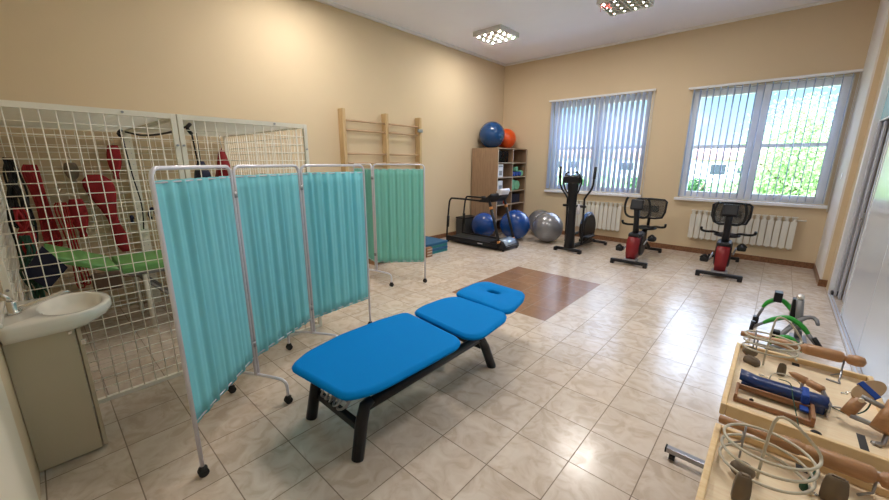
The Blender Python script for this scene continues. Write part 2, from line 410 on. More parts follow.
# ------------------------------------------------------------------ ceiling lamps
def lamp(x, y, label, red=False):
    t = thing('ceiling_lamp', label, 'lamp', (x, y, CH-.085), 'square louvre ceiling lamps')
    s = .30; z0, z1 = CH-.085, CH-.001
    put('housing', MB().box(x-s, x-s+.012, y-s, y+s, z0, z1).box(x+s-.012, x+s, y-s, y+s, z0, z1).box(x-s+.012, x+s-.012, y-s, y-s+.012, z0, z1).box(x-s+.012, x+s-.012, y+s-.012, y+s, z0, z1).box(x-s+.012, x+s-.012, y-s+.012, y+s-.012, z1-.008, z1), 'lampbody', t)
    q = s-.0125
    put('reflector', MB().box(x-q, x+q, y-q, y+q, z0+.022, z0+.026), 'reflector', t)
    for i in range(1, 4):
        u = x-s+i*.15
        put('louvre_blade', MB().box(u-.002, u+.002, y-q, y+q, z0+.003, z0+.0215), 'louvre', t)
        u = y-s+i*.15
        put('louvre_blade', MB().box(x-q, x+q, u-.002, u+.002, z0+.0035, z0+.021), 'louvre', t)
    so0 = None
    for i in range(4):
        for j in range(4):
            u, v = x-s+.075+.15*i, y-s+.075+.15*j
            if so0 is None:
                so0 = put('socket', MB().lathe([(.03, .022), (.030, .005), (.016, .0025), (.0112, .0022)], (u, v, z0-.0005), n=14), 'reflector', t)
                g = MB(); g.bm.faces.new([g.bm.verts.new((u+.0105*math.cos(-2*PI*k/10), v+.0105*math.sin(-2*PI*k/10), z0+.0015)) for k in range(10)])
                bu0 = put('bulb', g, 'tube', so0); base = (u, v)
            else:
                so = so0.copy(); C.objects.link(so); so.location = so0.location+Vector((u-base[0], v-base[1], 0))
                bu = bu0.copy(); C.objects.link(bu); bu.parent = so
    return t
lamp(-3.63, 4.03, 'square louvred ceiling lamp nearest the far left corner')
l2 = lamp(-1.43, 4.08, 'square louvred ceiling lamp at the top edge with a red ribbon caught in it')
rb = MB()
for i in range(4):
    rb.tube([(-1.68+.03*i, 3.88, CH-.088), (-1.66+.02*i, 3.90+.02*i, CH-.10-.005*i), (-1.63+.01*i, 3.93+.03*i, CH-.092)], .006, 5, smooth=4)
rb.tube([(-1.68, 3.85, CH-.09), (-1.69, 3.85, CH-.17)], .003, 5)
tag(put('red_ribbon', rb, 'redribbon'), 'red ribbon dangling from the louvres of the ceiling lamp at the top edge', 'ribbon')
lamp(-3.78, .6, 'square louvred ceiling lamp over the mesh cage')
lamp(.62, .6, 'unseen square louvred ceiling lamp added to brighten the tray tables')  # out of view, added to brighten the tray tables
lamp(-1.5, .6, 'square louvred ceiling lamp over the blue treatment table')

# ------------------------------------------------------------------ radiators
def radiator(x0, x1, n, z0, z1, label, pipe):
    t = thing('radiator', label, 'radiator', ((x0+x1)/2, FY-.06, z0), 'white sectional radiators under the windows')
    w = (x1-x0)/n
    for i in range(n):
        a = x0+i*w
        s_ = MB().box(a+.006, a+w-.006, FY-.105, FY-.095, z0+.02, z1-.075, bev=.002)
        s_.box(a+.030, a+w-.030, FY-.095, FY-.035, z0, z1-.02, bev=.004)
        s_.box(a+.006, a+w-.006, FY-.105, FY-.06, z1-.012, z1-.004)
        s_.box(a+.008, a+w-.008, FY-.1, FY-.035, z1-.003, z1).box(a+.02, a+.026, FY-.1, FY-.06, z1-.074, z1-.012).box(a+w-.026, a+w-.02, FY-.1, FY-.06, z1-.074, z1-.012)
        put('section', s_, 'radiator', t)
    put('pipe', MB().tube([(x1-.02, FY-.07, z1-.05), (x1+.09, FY-.07, z1-.05), (x1+.09, FY-.001, z1-.05)] if pipe > 0 else [(x0+.02, FY-.07, z0+.05), (x0-.06, FY-.07, z0+.05), (x0-.06, FY-.001, z0+.05)], .011, 8).cyl((x0+.3, FY-.06, z0+.1), (x0+.3, FY-.0005, z0+.1), .01).cyl((x1-.3, FY-.06, z1-.1), (x1-.3, FY-.0005, z1-.1), .01), 'radiator', t)
radiator(-2.88, -1.70, 13, .24, .83, 'white radiator under the left window, behind the elliptical trainer', 1)
radiator(-.50, .95, 16, .28, .81, 'white radiator under the right window, behind an exercise bike', 1)

# ------------------------------------------------------------------ wall bars
wb = thing('wall_bars', 'wooden wall bars ladder mounted on the left cream wall', 'wall bars', (LX+.06, 2.25, 0))
for y in (1.385, 2.257, 3.07):
    put('upright', MB().box(LX+.002, LX+.13, y-.028, y+.028, .0, 2.46, bev=.005), 'barwood', wb)
for (a, b_) in ((1.413, 2.229), (2.285, 3.042)):
    for z in (2.29, 2.14, 1.77, 1.62, 1.36, 1.2, .95, .7, .45, .2):
        put('rung', MB().tube([(LX+.085, a, z), (LX+.085, b_, z)], .016, 10), 'rungwood', wb)
put('clamp', MB().box(LX+.131, LX+.16, 2.98, 3.10, 2.19, 2.25, bev=.006), 'grey_m', wb)

# ------------------------------------------------------------------ therapy cage
cage = thing('mesh_cage', 'white steel mesh suspension therapy cage against the left wall', 'cage', (-3.6, -1.3, 0))
CX0, CX1, CY0, CY1, CZ = -4.70, -2.62, -2.31, -.34, 1.965
cym = (CY0+CY1)/2
def post(x0, x1, y0, y1, z0=0, z1=CZ):
    put('post', MB().box(x0, x1, y0, y1, z0, z1, bev=.003), 'white_metal', cage)
def grid(fn, u0, u1, v0, v1, pitch=.07, r=.0036, name='mesh_panel'):
    g = MB(); nu = max(2, round((u1-u0)/pitch)); nv = max(2, round((v1-v0)/pitch))
    for i in range(1, nu):
        u = u0+(u1-u0)*i/nu; g.tube([fn(u, v0, 0), fn(u, v1, 0)], r, 4)
    for i in range(1, nv):
        v = v0+(v1-v0)*i/nv; g.tube([fn(u0, v, .004), fn(u1, v, .004)], r, 4)
    return put(name, g, 'wire', cage)
fw = .032
for (a, b_) in ((CY0, cym-.003), (cym+.003, CY1)):
    f = MB().box(CX1-.03, CX1, a, a+fw, 0, CZ, bev=.002).box(CX1-.03, CX1, b_-fw, b_, 0, CZ, bev=.002)
    f.box(CX1-.03, CX1, a+fw, b_-fw, 0.001, .03).box(CX1-.03, CX1, a+fw, b_-fw, CZ-.035, CZ)
    fo_ = put('panel_frame', f, 'white_metal', cage)
    grid(lambda u, v, o: Vector((CX1-.012-o, u, v)), a+fw, b_-fw, .03, CZ-.035)
    bo = MB()
    for (yy, zz) in ((a+.016, 1.75), (b_-.016, 1.75), (a+.016, .9), (b_-.016, .9), ((a+b_)/2+.2, CZ-.015)):
        bo.cyl((CX1, yy, zz), (CX1+.008, yy, zz), .008, 8)
    put('bolt', bo, 'grey_m', fo_)
# roof
for (a, b_) in ((CY0, cym-.003), (cym+.003, CY1)):
    put('roof_frame', MB().box(CX0, CX1-.031, a, a+.03, CZ-.03, CZ).box(CX0, CX1-.031, b_-.03, b_, CZ-.03, CZ).box(CX0, CX0+.03, a+.03, b_-.03, CZ-.03, CZ), 'white_metal', cage)
    grid(lambda u, v, o: Vector((v, u, CZ-.015-o)), a+.03, b_-.03, CX0+.03, CX1-.031, pitch=.05, r=.0055, name='roof_mesh')
# sides and back
for yy in (CY0+.015, CY1-.015):
    put('side_frame', MB().box(CX0, CX0+.03, yy-.015, yy+.015, 0, CZ-.031).box(CX0+.03, CX1-.03, yy-.013, yy+.013, 0.001, .03), 'white_metal', cage)
    grid(lambda u, v, o: Vector((u, yy+o, v)), CX0+.03, CX1-.03, .03, CZ-.035)
for (a, b_) in ((CY0+.03, cym-.04), (cym+.04, CY1-.03)):
    grid(lambda u, v, o: Vector((CX0+.012+o, u, v)), a, b_, .03, CZ-.035)
pm = MB().box(CX0, CX0+.04, cym-.045, cym+.045, 0, CZ-.031, bev=.002)
pb = put('post', pm, 'white_metal', cage)
hl = MB()
for i in range(30):
    for dy in (-.02, .02): hl.cyl((CX0+.04, cym+dy, .1+i*.06), (CX0+.0415, cym+dy, .1+i*.06), .005, 6)
put('hole', hl, 'greyprof', pb)

BX = CX0+.03   # hanging plane on the back mesh
def pad(name, y, z0, z1, w, label, cat, m='red', x=BX+.02, group=None, shape=0, lean=0):
    p = MB(); n = 14; rings = []
    for i in range(n+1):
        t = i/n; z = z1+(z0-z1)*t
        if shape == 0: ww = w*(.35+.65*math.sin(PI*min(1, t*1.15+.08))**.5) if t < .92 else w*.45
        elif shape == 1: ww = w*(.62+.30*math.sin(PI*(t*2.1+.25)))*(1 if t < .75 else (1-t)/.25*.7+.3)*(1 if t > .08 else .5+t*6)
        else: ww = w*(.12+.88*t)
        th = .016
        yy = y+lean*t
        rings.append([Vector((x+th*math.cos(a), yy+ww/2*math.sin(a), z)) for a in [2*PI*k/12 for k in range(12)]])
    p.ring_loft(rings)
    root = put(name, p, m)
    tag(root, label, cat, group)
    put('hook', MB().tube([(x, y, z1-.01), (x, y+.008, z1+.03), (x-.01, y-.006, z1+.06), (x-.02, y, z1+.05)], .004, 6, smooth=3), 'chrome', root)
    return root
pad('sling_pad', -1.82, .87, 1.26, .14, 'small red padded sling hanging left of the large one in the cage', 'sling')
pad('sling_pad', -1.45, 1.45, 1.80, .12, 'red padded sling hanging highest in the cage', 'sling', lean=-.02)
pad('sling_pad', -1.64, .66, 1.50, .27, 'large two-lobed red body sling hanging on the cage back mesh', 'sling', shape=1, lean=.13)
pad('weight_bag', -1.80, 1.42, 1.62, .11, 'grey-brown sandbag hanging on the cage back mesh', 'bag', m='taupe')
# rope loops
def ropes(name, y, z0, z1, label, m, n=5, w=.1, r=.011, x=BX+.03, cat='strap'):
    g = MB()
    for i in range(n):
        o = (i-(n-1)/2)*w/n; zz = z0+random.uniform(0, .12)*(z1-z0)
        pts = [(x+.003*i, y+o*.5-.02, z1), (x+.01+.003*i, y-w*.4+o, z1-.08), (x+.004*i, y-w*.35+o+.03, (z1+zz)/2), (x+.01, y+o, zz+.05), (x+.01, y+o+.03, zz), (x+.014, y+o+.055, zz+.05), (x+.01+.003*i, y+w*.35+o, (z1+zz)/2), (x+.012, y+w*.35+o*.6, z1-.08), (x+.003*i, y+o*.5+.02, z1)]
        g.tube(pts, r, 6, smooth=5)
    return tag(put(name, g, m), label, cat)
ropes('strap_loop', -2.07, .75, 1.60, 'folded bundle of red strap loops hanging at the left of the cage', 'red', 4, .07, .012)
ropes('red_rope', -1.93, .30, 1.24, 'thin red rope hanging in tangled loops in front of the cage back mesh', 'redrope', 3, .07, .0065, x=BX+.09)
tag(put('snap_hook', MB().tube([(BX+.09, -1.92, 1.24), (BX+.08, -1.94, 1.30), (BX+.06, -1.92, 1.36), (BX+.02, -1.925, 1.38)], .008, 6, smooth=4), 'chrome'), 'steel snap hook holding the thin red rope on the mesh', 'hook')
# dark straps on the near side mesh
def sidestrap(name, x, z0, z1, m, label, w=.12):
    g = MB()
    for i in range(5):
        o = (i-2)*w/5; y = CY0+.10+.010*i
        J = lambda k=.03: random.uniform(-k, k)
        g.tube([(x, y, z1), (x+o-.03+J(), y+J(.04), z1-.12), (x+o-.01+J(.05), y+J(.05), (z0+z1)/2), (x+o+J(.05), y+J(.05), z0+J(.05)+.05), (x+o+.04+J(.05), y+J(.05), z0+.08+J(.05)), (x+o+.04+J(.05), y+J(.05), (z0+z1)/2), (x+.02+J(), y+J(.03), z1-.1), (x, y, z1)], .008, 6, smooth=4)
    return tag(put(name, g, m), label, 'strap')
sidestrap('strap_bundle', -4.05, 1.05, 1.66, 'black', 'black strap bundle hanging highest on the left side of the cage')
sidestrap('strap_bundle', -3.72, .85, 1.45, 'black', 'black straps with buckles hanging at the middle of the cage side')
sidestrap('strap_bundle', -3.28, .62, 1.12, 'dkgreen', 'dark green cords hanging on the cage side nearest the basin')
sidestrap('strap_bundle', -3.50, .85, 1.30, 'red', 'red cords among the black straps at the cage side', .09)
tag(put('sling_cloth', MB().prism([(-.13, .02), (.0, -.12), (.16, .03), (.03, .20)], 0, .015, lambda x, y, h: (-3.14+h+.3*x, -2.14+x*.75, .86+y)), 'navy'), 'navy blue triangular sling hanging low in the cage above the basin', 'sling')
# items at the further bay
py = MB()
py.ring_loft([[Vector((-4.3, -.53, .0))+Vector((.035*s_*math.cos(a), .035*s_*math.sin(a), z)) for a in [2*PI*k/4+PI/4 for k in range(4)]] for s_, z in ((1, 1.77), (2.2, 1.6), (4, 1.36))])
pr_ = tag(put('hanging_sling', py, 'red'), 'dark red pyramid of folded sling hanging from the cage roof', 'sling')
put('hook', MB().tube([(-4.3, -.53, 1.765), (-4.29, -.53, 1.82), (-4.305, -.53, 1.88), (-4.3, -.53, CZ-.03)], .006, 6), 'chrome', pr_)
pn = MB()
pn.ring_loft([[Vector((-4.15, -.80, .0))+Vector((.035*s_*math.cos(a), .035*s_*math.sin(a), z)) for a in [2*PI*k/4+PI/4 for k in range(4)]] for s_, z in ((1, 1.64), (2.4, 1.52), (3, 1.40))])
pn_ = tag(put('hanging_sling', pn, 'navy'), 'navy folded sling hanging from the cage roof above the near screen', 'sling')
put('strap', MB().tube([(-4.15, -.80, 1.635), (-4.15, -.80, CZ-.03)], .004, 5), 'black', pn_)
# pulleys and cords under the roof
for (x, y, lab) in ((-4.2, -1.42, 'black pulley cord hanging from the cage roof by the back post'), (-2.95, -1.16, 'black pulley cord hanging just inside the cage front')):
    g = MB().tube([(x, y, CZ-.035), (x+.02, y-.03, CZ-.07), (x, y, CZ-.11)], .014, 8, smooth=3)
    g.tube([(x, y, CZ-.10), (x+.01, y+.02, 1.5), (x, y+.05, 1.2), (x, y+.03, .95)], .006, 6, smooth=4)
    tag(put('pulley_cord', g, 'black'), lab, 'pulley')
tag(put('cable', MB().tube([(-4.2, -1.39, CZ-.05), (-3.9, -1.3, CZ-.09), (-3.4, -1.22, CZ-.085), (-2.97, -1.17, CZ-.05)], .009, 6, smooth=5), 'black'), 'black cable slung between two pulleys under the cage roof', 'cable')
tag(put('hook_cluster', MB().tube([(CX0+.05, -1.24, 1.0), (CX0+.10, -1.26, 1.06), (CX0+.08, -1.22, 1.12), (CX0+.13, -1.20, 1.05), (CX0+.06, -1.17, 1.0)], .014, 6, smooth=4).tube([(CX0+.05, -1.40, 1.02), (CX0+.12, -1.42, 1.05), (CX0+.12, -1.42, .98)], .016, 6, smooth=3), 'navy'), 'dark grips strapped to the perforated back post of the cage', 'grip')

# green couch
gc = thing('treatment_couch', 'green padded treatment couch inside the mesh cage', 'couch', (-4.1, -1.3, 0))
def cushion(poly, z0, z1, m, parent, name='cushion', f=None, bev=.02):
    mb = MB().prism(poly, z0, z1, f or (lambda x, y, h: (x, y, h)), bev=bev)
    return put(name, mb, m, parent)
cushion([(-4.48, -1.66), (-3.80, -1.66), (-3.80, -.55), (-4.48, -.55)], .60, .67, 'greenpad', gc, 'seat')
sn, cs = math.sin(.45), math.cos(.45)
cushion([(-4.48, 0), (-3.80, 0), (-3.80, .48), (-4.48, .48)], .0, .06, 'greenpad', gc, 'backrest', lambda x, y, h: (x, -1.68-y*cs+h*sn*0, .61+y*sn+h))
put('frame', MB().box(-4.4, -3.88, -1.6, -.62, .55, .585).tube([(-3.9, -1.55, .56), (-3.9, -1.1, .03), (-3.9, -.6, .03)], .018).tube([(-4.38, -1.55, .56), (-4.38, -1.1, .03), (-4.38, -.6, .03)], .018), 'grey_m', gc)
for x in (-3.85, -4.43):
    for y in (-1.5, -.7): put('leg', MB().tube([(x, y, .56), (x, y, .0)], .02, 10), 'white_metal', gc)
put('brown_pad', MB().box(-3.80, -3.72, -1.88, -1.68, .50, .66, bev=.02).tube([(-3.77, -1.9, .64), (-3.77, -1.55, .57)], .008), 'brownpad', gc)

# ------------------------------------------------------------------ folding screens
def caster(mb_parent, x, y, name='caster'):
    c = MB()
    for dx in (-.011, .011):
        c.tube([(x+dx-.007, y, .025), (x+dx+.007, y, .025)], .0245, 14)
    c.lathe([(.012, .03), (.022, .035), (.022, .05), (.010, .062)], (x, y, 0), n=12)
    return put(name, c, 'rubber', mb_parent)
def curtain(a, b_, z0, z1, m, parent, seed, folds):
    rnd = random.Random(seed); a = Vector((*a, 0)); b_ = Vector((*b_, 0)); d = b_-a; L = d.length; u = d/L; nn = Vector((u.y, -u.x, 0))
    NU, NV = 120, 14
    ph = [rnd.uniform(0, 6.28) for _ in range(5)]
    mb = MB(); vs = []
    for j in range(NV+1):
        t = j/NV; z = z0+(z1-z0)*t; row = []
        for i in range(NU+1):
            s_ = i/NU
            amp = .0135+.003*math.sin(3*t+ph[3])+.002*math.sin(2*PI*2*s_+ph[1])
            w = math.sin(2*PI*folds*s_+ph[0]+.9*math.sin(2*PI*1.3*s_+ph[1])+.25*t)*.65+.35*math.sin(2*PI*folds*1.9*s_+ph[2]+.5*t)
            if t > .965 or t < .03: w = .6*w
            p = a+u*(L*s_)+nn*(amp*w*min(1, s_*12, (1-s_)*12)); p.z = z+.001*math.sin(2*PI*folds*s_+ph[4])
            row.append(mb.bm.verts.new(p))
        vs.append(row)
    for j in range(NV):
        for i in range(NU):
            mb.bm.faces.new((vs[j][i], vs[j][i+1], vs[j+1][i+1], vs[j+1][i])).smooth = True
    o = put('curtain', mb, m, parent)
    md = o.modifiers.new('thickness', 'SOLIDIFY'); md.thickness = .0012
    return o
def screen(pts, label, m, feet, seed, m_ends=(True, True), zc0=.31, H=1.61):
    t = thing('folding_screen', label, 'screen', (pts[0][0], pts[0][1], 0), 'teal folding screens')
    r = .0105; n = len(pts)
    for i in range(n-1):
        a = Vector((*pts[i], 0)); b_ = Vector((*pts[i+1], 0)); u = (b_-a).normalized()
        a2 = a+u*(.0 if i == 0 else .014); b2 = b_-u*(.0 if i == n-2 else .014)
        zb_a = .055 if i == 0 else .19; zb_b = .055 if i == n-2 else .19
        R = .045; P = lambda q, z: (q.x, q.y, z)
        arc = [(a2+u*(R-R*math.cos(k*PI/8)), H-R+R*math.sin(k*PI/8)) for k in range(0, 5)]
        arc2 = [(b2-u*(R-R*math.cos(k*PI/8)), H-R+R*math.sin(k*PI/8)) for k in range(4, -1, -1)]
        pl = [P(a2, zb_a)]+[P(q, z) for q, z in arc]+[P(q, z) for q, z in arc2]+[P(b2, zb_b)]
        fr = put('panel_frame', MB().tube(pl, r, 10), 'scr_tube', t)
        put('curtain_rod', MB().tube([P(a2, H-.065), P(b2, H-.065)], .004, 6), 'scr_tube', fr); put('curtain_rod', MB().tube([P(a2, zc0+.015), P(b2, zc0+.015)], .004, 6), 'scr_tube', fr)
        curtain((a2+u*.012)[:2], (b2-u*.012)[:2], zc0, H-.055, m, t, seed+i, 6.5)
        if i == 0: caster(t, *pts[0])
        if i == n-2: caster(t, *pts[-1])
    for k, (idx, dx, dy) in enumerate(feet):
        c = Vector((*pts[idx], 0)); d = Vector((dx, dy, 0))
        pl = [(c-d), (c-d), (c-d*.93), (c-d*.72), c, (c+d*.72), (c+d*.93), (c+d), (c+d)]
        zz = [.055, .13, .165, .18, .185, .18, .165, .13, .055]
        ft = put('foot', MB().tube([(p.x, p.y, z) for p, z in zip(pl, zz)], .0105, 10, smooth=4), 'scr_tube', t)
        put('hinge', MB().cyl((c.x, c.y, .4), (c.x, c.y, .44), .02, 10), 'grey_m', t); put('hinge', MB().cyl((c.x, c.y, 1.42), (c.x, c.y, 1.46), .02, 10), 'grey_m', t)
        for s_ in (-1, 1): caster(ft, c.x+s_*dx, c.y+s_*dy)
    return t
screen([(-1.41, -1.74), (-1.88, -1.26), (-2.19, -.665), (-2.24, -.02)], 'teal folding screen of three panels nearest the camera, beside the blue table', 'teal', [(1, .21, .11), (2, .205, .13)], 3)
screen([(-2.84, 1.37), (-3.30, .88), (-3.95, 1.05)], 'teal folding screen standing further back by the wall bars', 'teal2', [(1, .25, .06)], 40, zc0=.30)

# ------------------------------------------------------------------ blue treatment table
bt = thing('treatment_table', 'long blue three-section treatment table on black frame in the middle of the floor', 'treatment table', (-1.1, -.4, 0))
def smooth_poly(pts, k=4, r=.22):
    out = []; n = len(pts)
    for i in range(n):
        p0, p1, p2 = Vector(pts[i-1]), Vector(pts[i]), Vector(pts[(i+1) % n])
        a = p1+(p0-p1)*min(.45, .055/max((p0-p1).length, .06)); b_ = p1+(p2-p1)*min(.45, .055/max((p2-p1).length, .06))
        for j in range(k+1):
            t = j/k; out.append(tuple(a*(1-t)**2+p1*2*t*(1-t)+b_*t*t))
    return out
def pad_cushion(name, poly, zt, th, m, hole=None, tiltc=None):
    pts = [Vector(p) for p in smooth_poly(poly)]; c = sum(pts, Vector((0, 0)))/len(pts)
    def ring(off, z): return [Vector((p.x-(p-c).normalized().x*off, p.y-(p-c).normalized().y*off, z)) for p in pts]
    mb = MB()
    rings = [ring(.05, zt-th), ring(.012, zt-th), ring(.003, zt-th+.008), ring(0, zt-th*.5), ring(.003, zt-.018), ring(.012, zt-.005), ring(.03, zt)]
    vr = [[mb.bm.verts.new(p) for p in r] for r in rings]
    n = len(pts)
    for i in range(len(vr)-1):
        for j in range(n): mb.bm.faces.new((vr[i][j], vr[i][(j+1) % n], vr[i+1][(j+1) % n], vr[i+1][j])).smooth = True
    if hole:
        hx, hy, ha, hb, dp = hole
        def er(s_, z):
            out = []
            for p in pts:
                a = math.atan2((p.y-hy)/hb, (p.x-hx)/ha); out.append(Vector((hx+ha*s_*math.cos(a), hy+hb*s_*math.sin(a), z)))
            return out
        prev_t, prev_b = vr[-1], vr[0]
        tr_ = [er(1.12, zt+.001), er(1.0, zt-.004), er(.93, zt-.016), er(.93, zt-th)]
        for r in tr_:
            cur = [mb.bm.verts.new(p) for p in r]
            for j in range(n): mb.bm.faces.new((prev_t[j], prev_t[(j+1) % n], cur[(j+1) % n], cur[j])).smooth = True
            prev_t = cur
        for j in range(n): mb.bm.faces.new((prev_t[j], prev_t[(j+1) % n], prev_b[(j+1) % n], prev_b[j]))
    else:
        mb.bm.faces.new(list(reversed(vr[0]))); mb.bm.faces.new(vr[-1])
    return put(name, mb, m, bt)
ZT = .49
pad_cushion('leg_cushion', [(-.825, -1.225), (-1.315, -1.275), (-1.40, -1.13), (-1.455, -.85), (-1.45, -.5), (-1.41, -.265), (-.80, -.325), (-.745, -.40), (-.75, -.95), (-.765, -1.10)], ZT, .042, 'bed_blue')
pad_cushion('back_cushion', [(-1.375, -.235), (-.78, -.285), (-.71, -.20), (-.745, .15), (-.80, .25), (-1.34, .275), (-1.40, .16), (-1.41, -.10)], ZT, .042, 'bed_blue')
pad_cushion('head_cushion', [(-1.40, .31), (-.83, .25), (-.795, .33), (-.86, .62), (-.935, .76), (-1.38, .79), (-1.44, .68), (-1.43, .45)], ZT+.005, .045, 'bed_blue', hole=(-1.145, .56, .075, .040, 0))
for x, s_ in ((-.905, 1), (-1.40, -1)):
    put('side_rail', MB().tube([(x, -1.05, .295), (x, .01, .315)], .032, 10), 'blackm', bt)
    lg = put('leg', MB().tube([(x+.01*s_, -1.12, .001), (x+.004*s_, -1.075, .22), (x, -1.045, .30), (x, -1.0, .315)], [.036, .036, .035, .03], 12), 'black', bt)
    lg = put('leg', MB().tube([(x+.01*s_, .20, .001), (x+.004*s_, .10, .22), (x, .04, .315), (x, -.03, .32)], [.036, .036, .035, .03], 12), 'black', bt)
put('cross_bar', MB().box(-1.39, -.93, -1.085, -1.045, .13, .18, bev=.005), 'blackm', bt); put('cross_bar', MB().box(-1.39, -.93, .08, .12, .19, .23, bev=.005), 'blackm', bt); put('cross_bar', MB().box(-1.37, -.95, -.55, -.51, .27, .31), 'blackm', bt)
lf = MB()
for x in (-1.32, -1.0):
    lf.box(x-.02, x+.02, -1.15, -.32, .385, .412, bev=.003).box(x-.018, x+.018, -.22, .62, .392, .42, bev=.003)
    lf.tube([(x, -.9, .30), (x, -.3, .39)], .016, 8).tube([(x, .0, .31), (x, .2, .395)], .016, 8).tube([(x, -.28, .37), (x, -.24, .40)], .012, 8)
lf.box(-1.32, -1.0, -1.0, -.96, .385, .41).box(-1.32, -1.0, -.34, -.30, .385, .41).box(-1.32, -1.0, -.2, -.16, .392, .418)
put('lift_frame', lf, 'blackm', bt)
put('actuator', MB().tube([(-1.16, -.95, .25), (-1.16, -.45, .28)], .035, 12).tube([(-1.16, -.45, .28), (-1.16, -.05, .31)], .016, 10).box(-1.21, -1.11, -1.03, -.90, .20, .30, bev=.01), 'grey_m', bt)
cb = MB()
random.seed(11)
for i in range(5):
    cb.tube([(-1.25+.07*i, -1.0, .42), (-1.22+.06*i, -1.12, .30+random.uniform(-.03, .03)), (-1.24+.04*i, -1.12, .24), (-1.20+.02*i, -1.06, .22+.02*i), (-1.14, -.98, .27)], .007, 6, smooth=5)
put('cables', cb, 'grey_m', bt)
put('gas_spring', MB().tube([(-.99, -.1, .33), (-.99, .3, .40)], .011, 8).tube([(-.95, .12, .33), (-.90, .14, .41)], .012, 8).tube([(-1.3, -.1, .33), (-1.3, .3, .40)], .011, 8), 'blackm', bt)

# ------------------------------------------------------------------ wash basin on a cabinet
wc = thing('basin_cabinet', 'beige cabinet standing under the wash basin by the near wall', 'cabinet', (-2.28, -2.19, 0))
put('body', MB().box(-2.50, -2.07, -2.328, -2.075, .008, .757, bev=.002), 'cab_beige', wc)
put('door', MB().box(-2.498, -2.066, -2.068, -2.050, .02, .755, bev=.002), 'cab_edge', wc)
put('hinge', MB().box(-2.066, -2.058, -2.06, -2.04, .66, .69, bev=.002).box(-2.069, -2.060, -2.10, -2.085, .735, .75), 'chrome', wc)
bs = thing('wash_basin', 'white ceramic wash basin resting on the beige cabinet', 'basin', (-2.28, -2.15, .758))
# plan outline of the basin rim (back at the wall, rounded bow towards the room)
BO = [(-2.03, -2.325), (-2.03, -2.20), (-2.03, -2.06), (-2.065, -1.985), (-2.13, -1.925), (-2.21, -1.895), (-2.275, -1.89), (-2.34, -1.895), (-2.42, -1.925), (-2.485, -1.985), (-2.52, -2.06), (-2.52, -2.20), (-2.52, -2.325), (-2.40, -2.325), (-2.275, -2.325), (-2.15, -2.325)]
def dense(pts, k=4):
    return [Vector(pts[i]).lerp(Vector(pts[(i+1) % len(pts)]), j/k) for i in range(len(pts)) for j in range(k)]
BD = dense(BO)
def bas(off, z, fy=1.):
    c = Vector((-2.275, -2.14)); out = []
    for p in BD:
        q = c+(p-c)*off
        if fy != 1. and q.y > -2.14: q.y = -2.14+(q.y+2.14)*fy
        q.y = max(q.y, -2.326); out.append(Vector((q.x, q.y, z)))
    return out
def hol(s_, z):
    c = Vector((-2.275, -2.06)); out = []
    for p in BD:
        a = math.atan2((p.y-c.y)/.13, (p.x-c.x)/.20); out.append(Vector((c.x+.20*s_*math.cos(a), c.y+.13*s_*math.sin(a), z)))
    return out
bm_ = MB()
rings = [bas(.80, .759, .55), bas(.93, .761, .62), bas(.97, .765, .80), bas(.995, .79, .97), bas(1.0, .81), bas(1.0, .838), bas(.97, .848)]
rings += [hol(1.05, .847), hol(1.0, .84), hol(.9, .80), hol(.65, .772), hol(.2, .768), hol(.05, .768)]
bm_.ring_loft(rings)
put('bowl', bm_, 'ceramic', bs)
put('upstand', MB().box(-2.50, -2.05, -2.327, -2.305, .846, .873, bev=.008), 'ceramic', bs)
put('drain', MB().lathe([(.02, 0), (.022, .003), (.008, .005)], (-2.27, -2.07, .7685)), 'chrome', bs)
put('overflow', MB().lathe([(.010, 0), (.010, .004)], (-2.26, -2.178, .815), (0, 1, .3)), 'chrome', bs)
tp = thing('mixer_tap', 'chrome mixer tap with long swivel spout on the wash basin', 'tap', (-2.27, -2.27, .85))
put('body', MB().lathe([(.026, 0), (.026, .012), (.021, .016), (.021, .06), (.018, .07)], (-2.27, -2.272, .849)), 'chrome', tp)
put('spout', MB().tube([(-2.27, -2.262, .865), (-2.262, -2.20, .885), (-2.25, -2.08, .925), (-2.25, -2.055, .918)], [.014, .012, .010, .010], 10), 'chrome', tp)
put('lever', MB().tube([(-2.27, -2.272, .92), (-2.275, -2.29, .95), (-2.28, -2.315, .975)], [.014, .011, .008], 10), 'chrome', tp)

# ------------------------------------------------------------------ shelf cabinet and its contents
SX0, SX1, SY0, SY1, SZ = -4.72, -4.0, 4.80, 6.02, 1.955
sc_ = thing('open_bookcase', 'oak-veneer open bookcase in the far left corner', 'bookcase', (-4.36, 5.4, 0))
ym = (SY0+SY1)/2
put('side_panel', MB().box(SX0, SX1-.003, SY0, SY0+.02, 0, SZ), 'oak', sc_)
put('side_panel', MB().box(SX0, SX1-.003, SY1-.02, SY1, 0, SZ), 'oak', sc_)
put('divider', MB().box(SX0, SX1-.003, ym-.01, ym+.01, 0.02, SZ-.022), 'oak', sc_)
put('back_panel', MB().box(SX0+.30, SX0+.31, SY0+.02, SY1-.02, .02, SZ-.022), 'oakin', sc_)
put('top_panel', MB().box(SX0, SX1, SY0+.021, SY1-.021, SZ-.022, SZ), 'oakin', sc_)
ed = MB().box(SX1-.003, SX1, SY0, SY0+.02, 0, SZ).box(SX1-.003, SX1, SY1-.02, SY1, 0, SZ).box(SX1-.003, SX1, ym-.01, ym+.01, .02, SZ-.022)
put('edge_band', ed, 'edge', sc_)
SH = [.06, .38, .70, 1.0, 1.32, 1.64]
for z in SH:
    for (a, b_) in ((SY0+.021, ym-.011), (ym+.011, SY1-.021)):
        s_ = put('shelf', MB().box(SX0+.315, SX1-.003, a, b_, z-.018, z), 'oakin', sc_)
        put('shelf_edge', MB().box(SX1-.003, SX1, a, b_, z-.018, z), 'edge', s_)
